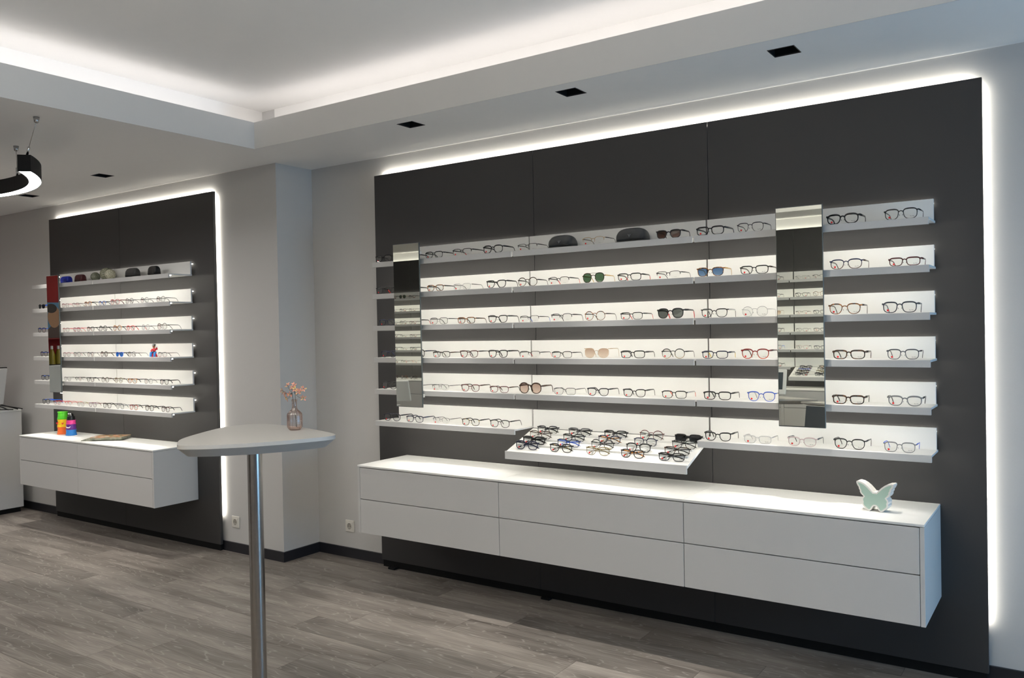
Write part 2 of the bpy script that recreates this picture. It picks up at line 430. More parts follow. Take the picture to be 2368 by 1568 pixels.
# fascia (vertical face of the tray) with its lip, its shade put into the paint
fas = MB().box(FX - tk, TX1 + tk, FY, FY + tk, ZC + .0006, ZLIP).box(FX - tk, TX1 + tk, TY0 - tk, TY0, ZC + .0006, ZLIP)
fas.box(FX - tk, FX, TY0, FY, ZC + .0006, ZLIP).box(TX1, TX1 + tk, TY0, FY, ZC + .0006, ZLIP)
# trough floor
ex0, ex1, ey0, ey1 = FX - cv, TX1 + cv, TY0 - cv, FY + cv
cl.box(ex0, ex1, FY + tk, ey1, ZT - .005, ZT).box(ex0, ex1, ey0, TY0 - tk, ZT - .005, ZT)
cl.box(ex0, FX - tk, TY0 - tk, FY + tk, ZT - .005, ZT).box(TX1 + tk, ex1, TY0 - tk, FY + tk, ZT - .005, ZT)
# trough outer walls and raised ceiling
cl.box(ex0 - .1, ex1 + .1, ey1, ey1 + .1, ZT, ZUP).box(ex0 - .1, ex1 + .1, ey0 - .1, ey0, ZT, ZUP)
cl.box(ex0 - .1, ex0, ey0, ey1, ZT, ZUP).box(ex1, ex1 + .1, ey0, ey1, ZT, ZUP)
cl.box(XL - .15, XR + .2, YF - .15, YB + .3, ZUP, ZUP + .1)
ceil = struct('ceiling', cl, M['ceiling'])
M['fascia'] = mat('fascia_shade_paint', (.70, .69, .67), .88, spec=.15, var=.01, scale=20)  # ceiling paint darkened to carry the fascia's shade
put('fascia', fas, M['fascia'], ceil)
lz0, lz1, e = ZT + .040, ZT + .056, tk + .0006
put('led_strip', MB().quad((FX - tk, FY + e, lz0), (FX - tk, FY + e, lz1), (TX1 + tk, FY + e, lz1), (TX1 + tk, FY + e, lz0)), M['led_cove'], ceil, label='glowing cove light strip')
put('led_strip', MB().quad((FX - e, TY0, lz0), (FX - e, TY0, lz1), (FX - e, FY + tk, lz1), (FX - e, FY + tk, lz0)), M['led_cove'], ceil, label='glowing cove light strip')
put('led_strip', MB().quad((FX - tk, TY0 - e, lz0), (TX1 + tk, TY0 - e, lz0), (TX1 + tk, TY0 - e, lz1), (FX - tk, TY0 - e, lz1)), M['led_cove'], ceil, label='glowing cove light strip')
put('led_strip', MB().quad((TX1 + e, TY0, lz0), (TX1 + e, FY + tk, lz0), (TX1 + e, FY + tk, lz1), (TX1 + e, TY0, lz1)), M['led_cove'], ceil, label='glowing cove light strip')

# recessed downlights
DLAB = ['square black downlight in the soffit nearest the pillar', 'square black downlight in the soffit, middle of the wide display',
        'square black downlight in the soffit, near the right end',
        'square black downlight above the far display, right of the pendant', 'square black downlight seen below the curved pendant lamp']
for (x, y), lb in zip(DL, DLAB):
    d = thing('downlight', lb, 'light', (x, y, ZC), 0, 'recessed square downlights')
    h, dp = HS - .001, .058
    b = MB()
    b.quad((-h, -h, 0), (-h, -h, dp), (h, -h, dp), (h, -h, 0)).quad((h, h, 0), (h, h, dp), (-h, h, dp), (-h, h, 0))
    b.quad((-h, h, 0), (-h, h, dp), (-h, -h, dp), (-h, -h, 0)).quad((h, -h, 0), (h, -h, dp), (h, h, dp), (h, h, 0))
    b.quad((-h, -h, dp), (-h, h, dp), (h, h, dp), (h, -h, dp))
    put('housing', b, M['blackbox'], d)
    put('trim', MB().box(-h, h, -h - .0005, -h + .002, -.0015, .004).box(-h, h, h - .002, h + .0005, -.0015, .004).box(-h, -h + .002, -h, h, -.0015, .004).box(h - .002, h, -h, h, -.0015, .004), M['base'], d)
    put('lamp_ring', MB().lathe([(.018, .050), (.028, .040), (.030, .052)], 16), M['blackbox'], d)
    l = bpy.data.lights.new('downlight_lamp', 'SPOT'); l.energy = S_SPOT; l.color = (1, .95, .87); l.spot_size = math.radians(36); l.spot_blend = .85; l.shadow_soft_size = .012
    lo = bpy.data.objects.new('lamp', l); C.objects.link(lo); lo.parent = d; lo.location = (0, 0, .044)

# ------------------------------------------------------------------ dark display panels with halo light
def panel(label, x0, seams, x1, yf, feet, right_glow=True, face=1):
    # front face at yf; boards between seams
    p = thing('wall_cladding', label, 'wall panel', (x0, yf, 0))
    w = x1 - x0; th = .023
    xs = [0] + [s - x0 for s in seams] + [w]
    for a, b in zip(xs, xs[1:]):
        put('panel_board', MB().bbox(a + .0012, b - .0012, 0, th * face, Z0, Z1, .0012) if face > 0 else MB().bbox(a + .0012, b - .0012, -th, 0, Z0, Z1, .0012), M['panel'], p)
    ya, yb = (.006, th) if face > 0 else (-th, -.006)
    put('plinth', MB().box(.01, w - .01, ya, yb, 0, Z0), M['blackbox'], p)
    if face > 0:
        yq = th + .0008
        put('led_strip', MB().quad((.05, yq, Z1 - .020), (.05, yq, Z1 - .008), (w - .05, yq, Z1 - .008), (w - .05, yq, Z1 - .020)), M['led_halo_top'], p, label='glowing strip along the top edge')
        if right_glow: put('led_strip', MB().quad((w - .008, yq, .26), (w - .020, yq, .26), (w - .020, yq, Z1 - .03), (w - .008, yq, Z1 - .03)), M['led_halo'], p, label='glowing strip along the right edge')
    else:
        put('led_strip', MB().box(.05, w - .05, -th - .020, -th - .002, Z1 - .030, Z1 - .024), M['led_halo'], p, label='glowing strip along the top edge')
    for fx in feet: put('foot', MB().bbox(fx - .03, fx + .03, -.04, .0, 0, .014, .003), M['blackbox'], p)
    return p
panel('wide dark anthracite wall panel glowing at its top and right edges', 0, (1.2798, 2.3559), 3.6, 0.012, (.12, 1.333))
panel('narrower dark anthracite wall panel beyond the pillar, behind the far shelves', -3.655, (-2.5387,), -1.307, -.312 , ())

# ------------------------------------------------------------------ lit display shelves
def shelf(label, x0, x1, yp, zt, group, gl=.004, gr=.004, bl=0., depth=.2, face=1, lit=True):
    """yp: panel front; zt: top of the shelf board; the shelf reaches toward -y (face 1) or +y (face -1)."""
    s = thing('display_shelf', label, 'shelf', ((x0 + x1) / 2, yp, zt), 0 if face > 0 else PI, group)
    h = (x1 - x0) / 2; bl0, gl0, gr0 = (bl, gl, gr) if face > 0 else (0, gr, gl)
    put('backplate', MB().bbox(-h + bl0 + .003, h - .0045, -.026, -.014, -.010, .098, .001), M['white'], s)
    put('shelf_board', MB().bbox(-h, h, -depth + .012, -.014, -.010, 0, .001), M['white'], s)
    put('front_lip', MB().bbox(-h + gl0, h - gr0, -depth, -depth + .012, -.032, 0, .001), M['front'], s)  # shelf white in a greyer tone: the lip's unlit look put into colour
    if lit:
        put('led_strip', MB().box(-h + .02, h - (.02 if gr else .006), -depth + .014, -depth + .026, -.0165, -.0105), M['led_shelf'], s, label='glowing strip behind the lip')
        put('back_light', MB().box(-h + .04, h - (.03 if gr else .006), -.0135, -.0005, .078, .082), M['led_back'], s, label='glowing strip behind the backplate')
    else:
        put('led_profile', MB().box(-h + .01, h - .006, -depth + .014, -depth + .026, -.0165, -.0105), M['white'], s)
    return s
ROW = ['top', 'second', 'third', 'fourth', 'fifth', 'lowest']
def ztop(i): return 2.040 - .2043 * i
YP = 0.0
XS = [.168, 1.262, 2.354, 3.413]
SEG = ['left', 'middle', 'right']
for i in range(6):
    for k in range(3):
        if i == 5 and k == 1: continue
        shelf('white lit shelf, %s row, %s section of the wide display' % (ROW[i], SEG[k]), XS[k], XS[k + 1], YP + .012, ztop(i), 'lit shelves of the wide display', gl=0 if k == 0 else .006, gr=0 if k == 2 else .006, bl=.035 if k == 0 else 0, depth=.212)
XSL = [-3.545, -2.580, -1.555]
YPL = -.312
def ztl(i): return 2.050 - .2048 * i
for i in range(6):
    for k in range(2):
        shelf('white lit shelf, %s row, %s half of the far display' % (ROW[i], SEG[k * 2]), XSL[k], XSL[k + 1], YPL, ztl(i), 'lit shelves of the far display', gl=0 if k == 0 else .006, gr=0 if k else .006, bl=.10 if k == 0 else 0, depth=.212)

# sloped tray at the bottom of the middle section
TY, TZ = -.016, 1.006                       # top of the slope at the back
TYF, TZF = -.300, .906                      # top edge at the front
TSL = math.atan2(TZ - TZF, TY - TYF)
def tray(label, x0, x1, face=1, yp=0.012, loc=None, lit=True):
    t = thing('sloped_tray', label, 'shelf', ((x0 + x1) / 2, yp, 0), 0 if face > 0 else PI)
    h = (x1 - x0) / 2; o = -.012
    put('backplate', MB().bbox(-h + .001, h + .002, -.026, -.014, ZB5 - .108, ZB5, .001), M['white'], t)
    n = 4
    b = MB()
    b.add([(-h, TY + o, TZ), (h, TY + o, TZ), (h, TYF + o, TZF), (-h, TYF + o, TZF), (-h, TY + o, TZ - .014), (h, TY + o, TZ - .014), (h, TYF + o, TZF - .014), (-h, TYF + o, TZF - .014)],
          [(0, 3, 2, 1), (4, 5, 6, 7), (0, 1, 5, 4), (1, 2, 6, 5), (2, 3, 7, 6), (3, 0, 4, 7)])
    put('tray_board', b, M['white'], t)
    for k in range(n):
        f = (k + 1) / n - .02
        yy = TY + o + (TYF - TY) * f; zz = TZ + (TZF - TZ) * f
        if k < n - 1: put('ridge', MB().bbox(-h + .03, h - .03, yy - .006, yy + .006, zz - .002, zz + .009, .001), M['white'], t)
    put('front_lip', MB().bbox(-h, h, TYF + o - .012, TYF + o, TZF - .040, TZF + .004, .001), M['front'], t)  # greyer than the tray white, shade of the lip put into its colour
    put('led_strip', MB().box(-h + .02, h - .02, TYF + o + .003, TYF + o + .014, TZF - .022, TZF - .016), M['led_tray'], t, label='glowing strip under the front edge')
    if lit: put('back_light', MB().box(-h + .01, h - .01, -.0135, -.0005, ZB5 - .022, ZB5 - .018), M['led_back'], t, label='glowing strip behind the backplate')
    return t
ZB5 = ztop(5) + .098
tray('sloped white tray holding four rows of folded glasses', XS[1] + .003, XS[2] - .008)

# ------------------------------------------------------------------ wall-hung drawer cabinets
def cabinet(label, x0, x1, yp, depth, group, side_l=False, side_r=False, face=1, back=0.):
    c = thing('drawer_cabinet', label, 'cabinet', ((x0 + x1) / 2, yp, CB), 0 if face > 0 else PI, group)
    h = (x1 - x0) / 2; z1, zm = CT - CB, CM - CB
    sl, sr = (.018 if side_l else 0), (.018 if side_r else 0)
    put('body', MB().box(-h + sl + .0005, h - sr - .0005, -depth + .026, -.001, .004, z1 - .013), M['gap'], c)
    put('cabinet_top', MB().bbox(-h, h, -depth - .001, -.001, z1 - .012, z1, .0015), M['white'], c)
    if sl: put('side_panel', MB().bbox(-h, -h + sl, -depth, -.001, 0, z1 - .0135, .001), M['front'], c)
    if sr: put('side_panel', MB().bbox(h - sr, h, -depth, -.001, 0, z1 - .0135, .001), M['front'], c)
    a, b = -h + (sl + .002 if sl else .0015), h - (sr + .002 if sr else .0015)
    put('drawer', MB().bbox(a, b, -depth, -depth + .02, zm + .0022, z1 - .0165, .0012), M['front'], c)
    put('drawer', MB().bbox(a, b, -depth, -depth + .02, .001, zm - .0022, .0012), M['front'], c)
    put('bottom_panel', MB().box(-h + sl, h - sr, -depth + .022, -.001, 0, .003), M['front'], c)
    return c
cabinet('white wall-hung drawer cabinet at the pillar end of the wide display', .2466, 1.3121, .012, .460, 'drawer cabinets under the wide display', True, False)
cabinet('white wall-hung drawer cabinet under the sloped tray, middle of three', 1.3121, 2.3835, .012, .460, 'drawer cabinets under the wide display')
cabinet('white wall-hung drawer cabinet carrying the butterfly ornament', 2.3835, 3.417, .012, .460, 'drawer cabinets under the wide display', False, True)
cabinet('white wall-hung drawer cabinet under the colourful stacking cups, far display', -3.512, -2.5887, YPL, .363, 'drawer cabinets under the far display', True, False)
cabinet('white wall-hung drawer cabinet under the magazines, far display', -2.5887, -1.5596, YPL, .363, 'drawer cabinets under the far display', False, True)

# ------------------------------------------------------------------ tall mirrors on the shelf fronts
def mirror(label, x0, x1, yf, z0, z1, lipy):
    m = thing('tall_mirror', label, 'mirror', ((x0 + x1) / 2, yf, z0), 0, 'tall narrow mirrors hung on the shelves')
    h, H = (x1 - x0) / 2, z1 - z0
    put('mirror_backing', MB().bbox(-h, h, .0012, .010, 0, H, .001), M['mirror_edge'], m)
    put('mirror_glass', MB().box(-h + .003, h - .003, 0, .0011, .003, H - .003), M['mirror'], m)
    for k in range(2): put('bracket', MB().bbox(h - .03, h - .012, .010, lipy - yf - .0005, H * (.06 if k == 0 else .93), H * (.06 if k == 0 else .93) + .02, .001), M['socket'], m)
    m.rotation_euler = (math.radians(MTILT), 0, 0)
    return m
MTILT = 0.35
mirror('tall narrow mirror at the left end of the wide display', .392, .606, -.240, 1.122, 2.136, -.2)
mirror('tall narrow mirror right of centre on the wide display', 2.777, 2.988, -.240, 1.117, 2.131, -.2)
mirror('tall narrow mirror reflecting a red wall on the far display', -3.232, -3.042, -.552, 1.138, 2.115, -.524)
MAIN = [
 [(0.238, 0.151, 'black', 'full', 'soft', 0.0022, 'black', '', 'clear', 1, 'black glasses with white inner temples'),
  (0.45, 0.141, 'black', 'full', 'rect', 0.0022, 'black', '', 'clear', 0, 'black glasses with thick temples, hidden by mirror'),
  (0.659, 0.145, 'black', 'full', 'rect', 0.002, 'black', '', 'clear', 1, 'black rectangular glasses with a red inner temple'),
  (0.877, 0.157, 'black', 'half', 'rect', 0.0018, 'black', 'red', 'clear', 1, 'black half-rim glasses with red temple tip'),
  (1.106, 0.15, 'black', 'full', 'soft', 0.0024, 'black', '', 'clear', 1, 'bold black rounded-rectangle glasses'),
  (1.347, 0.142, 'black', 'half', 'rect', 0.0014, 'black', '', 'clear', 2, 'thin black half-rim glasses beside a case'),
  (1.773, 0.147, 'gold', 'half', 'soft', 0.0012, 'black', '', 'clear', 2, 'gold half-rim glasses between two cases'),
  (2.21, 0.144, 'black', 'full', 'cat', 0.0026, 'black', '', 'brownsun', 0, 'black cat-eye sunglasses with brown gradient lenses'),
  (2.431, 0.154, 'black', 'full', 'rect', 0.0026, 'grey', '', 'clear', 2, 'black rectangular glasses with grey temples'),
  (2.633, 0.138, 'gunmetal', 'full', 'square', 0.0016, 'gunmetal', '', 'clear', 3, 'thin dark grey squarish glasses'),
  (3.057, 0.148, 'black', 'full', 'soft', 0.003, 'black', '', 'clear', 3, 'chunky glossy black glasses'),
  (3.3, 0.144, 'black', 'full', 'square', 0.002, 'black', '', 'clear', 3, 'black rounded-square glasses')],
 [(0.238, 0.151, 'black', 'full', 'soft', 0.0022, 'black', 'red', 'clear', 0, 'black glasses with white sticker inside'),
  (0.452, 0.137, 'brown', 'full', 'rect', 0.0022, 'black', '', 'clear', 0, 'dark brown glasses hidden by mirror'),
  (0.664, 0.141, 'tort', 'full', 'rect', 0.0021, 'black', '', 'clear', 1, 'black and amber rectangular glasses'),
  (0.872, 0.143, 'silver', 'full', 'rect', 0.0012, 'black', '', 'clear', 1, 'silver metal glasses with black temples'),
  (1.125, 0.148, 'black', 'full', 'cat', 0.0024, 'black', '', 'clear', 0, 'black cat-eye glasses with gold hinge'),
  (1.344, 0.136, 'brown', 'full', 'round', 0.0018, 'black', '', 'clear', 2, 'dark brown round glasses'),
  (1.551, 0.143, 'black', 'half', 'soft', 0.0018, 'black', 'red', 'clear', 2, 'black half-rim glasses with red tip'),
  (1.77, 0.145, 'darktort', 'full', 'aviator', 0.002, 'gold', '', 'greensun', 0, 'green aviator sunglasses with gold bridge'),
  (1.985, 0.144, 'black', 'full', 'rect', 0.0022, 'black', 'red', 'clear', 2, 'black rectangular glasses with red temple tip'),
  (2.205, 0.144, 'black', 'half', 'rect', 0.0015, 'black', '', 'clear', 2, 'slim black half-rim rectangular glasses'),
  (2.429, 0.147, 'tort', 'full', 'cat', 0.0022, 'gold', '', 'bluesun', 0, 'blue-lensed tortoiseshell sunglasses'),
  (2.649, 0.148, 'black', 'full', 'rect', 0.0022, 'brown', '', 'clear', 3, 'black rectangular glasses with brown temples'),
  (3.069, 0.149, 'navybrown', 'full', 'soft', 0.0021, 'brown', '', 'clear', 3, 'dark blue rounded glasses fading to brown'),
  (3.312, 0.136, 'darkred', 'full', 'rect', 0.0025, 'darkred', '', 'clear', 3, 'dark red rectangular glasses')],
 [(0.257, 0.143, 'navy', 'full', 'rect', 0.0024, 'black', '', 'clear', 0, 'navy glasses at the shelf end'),
  (0.459, 0.137, 'black', 'full', 'rect', 0.002, 'black', 'red', 'clear', 0, 'black glasses with red temple ring, hidden by mirror'),
  (0.687, 0.153, 'grey', 'full', 'rect', 0.0014, 'black', '', 'clear', 1, 'thin grey rectangular glasses'),
  (0.899, 0.139, 'tort', 'full', 'rect', 0.0022, 'darktort', '', 'clear', 1, 'tortoiseshell rectangular glasses'),
  (1.131, 0.146, 'black', 'full', 'cat', 0.0022, 'black', '', 'clear', 0, 'black cat-eye glasses'),
  (1.352, 0.138, 'black', 'half', 'rect', 0.0014, 'black', 'blue', 'clear', 2, 'black half-rim glasses with bright blue temples'),
  (1.565, 0.144, 'gunmetal', 'half', 'soft', 0.0018, 'black', '', 'clear', 2, 'gunmetal half-rim rounded glasses'),
  (1.775, 0.136, 'tort', 'full', 'round', 0.0016, 'black', '', 'clear', 2, 'thin tortoiseshell round glasses'),
  (1.993, 0.14, 'black', 'full', 'rect', 0.0018, 'black', 'red', 'clear', 2, 'black rectangular glasses with red temples'),
  (2.213, 0.156, 'black', 'full', 'way', 0.0026, 'black', 'red', 'greysun', 0, 'black sunglasses with grey lenses and red trim'),
  (2.446, 0.145, 'black', 'full', 'cat', 0.002, 'silver', 'black', 'clear', 2, 'black cat-eye glasses with silver temples'),
  (2.649, 0.136, 'clearmetal', 'full', 'round', 0.0009, 'silver', '', 'clear', 3, 'thin silver round glasses'),
  (3.061, 0.149, 'tort', 'full', 'way', 0.0021, 'darktort', '', 'clear', 3, 'tortoiseshell keyhole glasses'),
  (3.29, 0.148, 'slate', 'full', 'square', 0.0024, 'slate', '', 'clear', 3, 'slate blue-grey square glasses')],
 [(0.266, 0.139, 'navy', 'full', 'soft', 0.0024, 'navy', '', 'clear', 0, 'dark navy glasses at the shelf end'),
  (0.498, 0.15, 'black', 'full', 'square', 0.002, 'navy', '', 'clear', 0, 'black glasses with navy temples, hidden by mirror'),
  (0.703, 0.14, 'black', 'full', 'rect', 0.002, 'brown', '', 'clear', 1, 'black rectangular glasses with brown temples'),
  (0.915, 0.143, 'darkred', 'full', 'cat', 0.0021, 'black', '', 'clear', 0, 'dark red cat-eye glasses'),
  (1.128, 0.148, 'black', 'full', 'cat', 0.0024, 'black', '', 'clear', 0, 'black cat-eye glasses with gold hinge plate'),
  (1.351, 0.147, 'black', 'half', 'rect', 0.0014, 'black', 'red', 'clear', 2, 'black half-rim glasses with red temples'),
  (1.563, 0.138, 'black', 'full', 'rect', 0.0016, 'black', '', 'clear', 2, 'black metal rectangular glasses'),
  (1.781, 0.158, 'beige', 'none', 'butterfly', 0.0012, 'beige', '', 'beigesun', 0, 'rimless butterfly sunglasses with beige lenses'),
  (1.997, 0.148, 'black', 'full', 'rect', 0.0022, 'black', '', 'clear', 2, 'black rectangular glasses'),
  (2.224, 0.136, 'blackbeige', 'full', 'round', 0.0018, 'black', '', 'clear', 2, 'round black glasses fading to beige'),
  (2.446, 0.141, 'navy', 'full', 'rect', 0.0022, 'navy', 'yellow', 'clear', 2, 'navy rectangular glasses with yellow temple tips'),
  (2.647, 0.147, 'redorange', 'full', 'way', 0.0023, 'darkred', '', 'clear', 3, 'red-orange glasses'),
  (3.076, 0.148, 'darktort', 'full', 'rect', 0.0028, 'darktort', '', 'clear', 3, 'dark tortoiseshell rectangular glasses'),
  (3.301, 0.138, 'slate', 'full', 'square', 0.002, 'black', '', 'clear', 3, 'dark blue-black square glasses')],
 [(0.264, 0.142, 'black', 'full', 'square', 0.0024, 'black', '', 'clear', 0, 'black square glasses at the shelf end'),
  (0.479, 0.14, 'gunmetal', 'half', 'rect', 0.0012, 'gunmetal', '', 'clear', 0, 'thin gunmetal glasses hidden by mirror'),
  (0.689, 0.149, 'gunmetal', 'half', 'rect', 0.0011, 'gunmetal', '', 'clear', 1, 'fine gunmetal half-rim glasses'),
  (0.92, 0.145, 'pinkbrown', 'full', 'cat', 0.0021, 'brown', '', 'clear', 0, 'brown and rose cat-eye glasses'),
  (1.131, 0.141, 'pinkbrown', 'full', 'rect', 0.002, 'brown', '', 'clear', 0, 'brown and rose rectangular glasses'),
  (1.348, 0.157, 'brown', 'full', 'biground', 0.0028, 'brown', '', 'roseesun', 0, 'large round brown sunglasses with rose lenses'),
  (1.577, 0.148, 'gunmetal', 'full', 'rect', 0.0012, 'gunmetal', '', 'clear', 2, 'fine gunmetal rectangular glasses'),
  (1.785, 0.141, 'navyblack', 'full', 'cat', 0.0022, 'black', '', 'clear', 2, 'blue-black cat-eye glasses'),
  (2.002, 0.139, 'black', 'full', 'cat', 0.0022, 'black', '', 'clear', 2, 'black cat-eye glasses with clear lenses'),
  (2.226, 0.144, 'black', 'full', 'rect', 0.002, 'silver', 'orange', 'clear', 2, 'black rectangular glasses with orange temples'),
  (2.454, 0.15, 'black', 'full', 'rect', 0.0024, 'black', '', 'clear', 2, 'black rectangular glasses with black temples'),
  (2.674, 0.145, 'blue', 'full', 'way', 0.0019, 'silver', '', 'clear', 3, 'blue keyhole glasses'),
  (3.071, 0.145, 'darktort', 'full', 'rect', 0.003, 'darktort', '', 'clear', 3, 'chunky black-brown rectangular glasses'),
  (3.306, 0.146, 'greytrans', 'full', 'soft', 0.0026, 'black', '', 'clear', 3, 'translucent grey glasses')],
 [(0.284, 0.152, 'navyblack', 'full', 'soft', 0.0022, 'navyblack', '', 'clear', 0, 'blue-black glasses at the shelf end'),
  (0.476, 0.147, 'navy', 'full', 'rect', 0.0021, 'navy', '', 'clear', 1, 'navy glasses with yellow temple dot'),
  (0.69, 0.147, 'gunmetal', 'half', 'rect', 0.0011, 'gunmetal', '', 'clear', 1, 'fine gunmetal half-rim glasses'),
  (0.917, 0.139, 'blackgold', 'full', 'soft', 0.0021, 'black', '', 'clear', 0, 'black glasses with gold highlights'),
  (1.131, 0.148, 'black', 'full', 'soft', 0.0019, 'black', '', 'clear', 0, 'black rounded glasses by the sloped tray'),
  (2.454, 0.143, 'black', 'full', 'cat', 0.0025, 'black', '', 'clear', 2, 'black cat-eye glasses beside the sloped tray'),
  (2.652, 0.142, 'clearplast', 'full', 'rect', 0.0019, 'silver', '', 'clear', 3, 'clear glasses with a metal bridge'),
  (2.862, 0.141, 'pinkclear', 'full', 'soft', 0.0022, 'slate', '', 'clear', 3, 'clear pinkish glasses'),
  (3.073, 0.145, 'black', 'full', 'way', 0.0022, 'black', '', 'clear', 3, 'black keyhole glasses'),
  (3.282, 0.137, 'greytrans', 'full', 'square', 0.0019, 'blue', '', 'clear', 3, 'translucent grey glasses with blue temples')],
]
LEFT = [
 [(-3.454, 0.118, 'black', 'full', 'way', 0.0026, 'blue', '', 'blacksun', 0, 'black sunglasses with blue temples'),
  (-3.066, 0.118, 'pinkbrown', 'full', 'soft', 0.0013, 'pink', '', 'clear', 0, 'thin pink glasses'),
  (-2.902, 0.118, 'darkred', 'half', 'soft', 0.0013, 'darkred', '', 'clear', 0, 'thin dark red glasses'),
  (-2.714, 0.117, 'orangetort', 'full', 'way', 0.002, 'black', '', 'clear', 0, 'amber and black glasses'),
  (-2.503, 0.113, 'bluetort', 'full', 'soft', 0.0022, 'navy', '', 'clear', 0, 'bright blue and black glasses'),
  (-2.32, 0.128, 'pinktrans', 'full', 'way', 0.0022, 'pinkbrown', '', 'clear', 0, 'translucent pink glasses'),
  (-2.119, 0.118, 'black', 'full', 'round', 0.0014, 'black', '', 'clear', 0, 'black round glasses'),
  (-1.917, 0.114, 'greytrans', 'full', 'round', 0.0016, 'black', '', 'clear', 0, 'translucent grey round glasses'),
  (-1.708, 0.115, 'black', 'full', 'round', 0.0015, 'black', '', 'clear', 0, 'black round glasses at the shelf end')],
 [(-3.462, 0.128, 'black', 'full', 'way', 0.0024, 'blue', '', 'clear', 0, 'black glasses with blue temples'),
  (-3.066, 0.118, 'pinkbrown', 'full', 'soft', 0.0013, 'red', '', 'clear', 0, 'thin pink glasses with red temples'),
  (-2.896, 0.112, 'purple', 'full', 'way', 0.0015, 'red', '', 'clear', 0, 'purple glasses with red temples'),
  (-2.683, 0.113, 'black', 'full', 'way', 0.0022, 'black', '', 'clear', 0, 'black glasses'),
  (-2.499, 0.112, 'black', 'full', 'round', 0.0024, 'black', '', 'clear', 0, 'bold black round glasses'),
  (-2.296, 0.115, 'orangetort', 'full', 'round', 0.002, 'black', '', 'clear', 0, 'orange and black round glasses'),
  (-2.113, 0.112, 'red', 'full', 'way', 0.0021, 'black', 'red', 'clear', 0, 'bright red glasses'),
  (-1.911, 0.112, 'greytrans', 'full', 'round', 0.0013, 'black', '', 'clear', 0, 'pale translucent round glasses'),
  (-1.7, 0.128, 'darktort', 'full', 'round', 0.0014, 'black', '', 'clear', 0, 'dark brown round glasses at the shelf end')],
 [(-3.436, 0.125, 'black', 'full', 'way', 0.0024, 'blue', '', 'clear', 0, 'black glasses with bright blue temples'),
  (-3.062, 0.118, 'pinkbrown', 'full', 'soft', 0.0012, 'pink', '', 'clear', 0, 'thin pink-brown glasses'),
  (-2.899, 0.112, 'grey', 'full', 'way', 0.0016, 'black', '', 'clear', 0, 'grey glasses with black temples'),
  (-2.694, 0.112, 'gunmetal', 'full', 'way', 0.0016, 'black', '', 'clear', 0, 'gunmetal glasses'),
  (-2.493, 0.112, 'darktort', 'full', 'round', 0.0023, 'brown', '', 'clear', 0, 'dark tortoiseshell round glasses'),
  (-2.274, 0.112, 'blue', 'full', 'way', 0.0024, 'black', '', 'azuresun', 0, 'vivid blue sunglasses'),
  (-2.105, 0.112, 'slate', 'full', 'round', 0.0014, 'black', '', 'clear', 0, 'slate round glasses'),
  (-1.705, 0.12, 'blackred', 'full', 'soft', 0.0015, 'black', '', 'clear', 0, 'black and red glasses beside the toy figure')],
 [(-3.43, 0.128, 'black', 'full', 'way', 0.0024, 'blue', '', 'clear', 0, 'black glasses with a blue temple'),
  (-3.062, 0.118, 'grey', 'full', 'soft', 0.0012, 'black', '', 'clear', 0, 'thin grey glasses'),
  (-2.889, 0.114, 'black', 'half', 'way', 0.0016, 'black', '', 'clear', 0, 'black half-rim glasses'),
  (-2.704, 0.112, 'black', 'full', 'way', 0.0022, 'black', '', 'clear', 0, 'black keyhole glasses'),
  (-2.487, 0.112, 'brown', 'full', 'round', 0.0018, 'darktort', '', 'clear', 0, 'brown round glasses'),
  (-2.296, 0.115, 'olive', 'full', 'round', 0.0017, 'brown', '', 'clear', 0, 'olive round glasses'),
  (-2.106, 0.121, 'orangetort', 'full', 'soft', 0.0022, 'black', '', 'clear', 0, 'black and orange glasses'),
  (-1.891, 0.112, 'greytrans', 'full', 'round', 0.0013, 'gunmetal', '', 'clear', 0, 'pale clear round glasses'),
  (-1.689, 0.112, 'black', 'full', 'way', 0.0026, 'black', '', 'clear', 0, 'bold black glasses at the shelf end')],
 [(-3.422, 0.126, 'black', 'full', 'way', 0.0024, 'blue', '', 'clear', 0, 'black glasses with long blue temples'),
  (-3.238, 0.114, 'pinktrans', 'full', 'soft', 0.0014, 'red', '', 'clear', 0, 'pale pink glasses with red temples'),
  (-3.056, 0.118, 'red', 'half', 'soft', 0.0013, 'red', '', 'clear', 0, 'red half-rim glasses'),
  (-2.862, 0.112, 'clearplast', 'full', 'soft', 0.0015, 'olive', '', 'clear', 0, 'clear glasses with green temples'),
  (-2.678, 0.112, 'purple', 'full', 'way', 0.0018, 'pinkbrown', '', 'clear', 0, 'mauve glasses'),
  (-2.468, 0.119, 'black', 'full', 'way', 0.0022, 'black', '', 'clear', 0, 'black glasses'),
  (-2.284, 0.112, 'greytrans', 'full', 'way', 0.0018, 'slate', '', 'clear', 0, 'translucent grey glasses'),
  (-2.096, 0.117, 'redorange', 'full', 'way', 0.0022, 'black', '', 'clear', 0, 'orange-red glasses'),
  (-1.887, 0.116, 'darktort', 'full', 'round', 0.0024, 'black', '', 'clear', 0, 'dark round glasses'),
  (-1.681, 0.114, 'darkred', 'full', 'way', 0.0022, 'black', '', 'clear', 0, 'dark red glasses at the shelf end')],
]
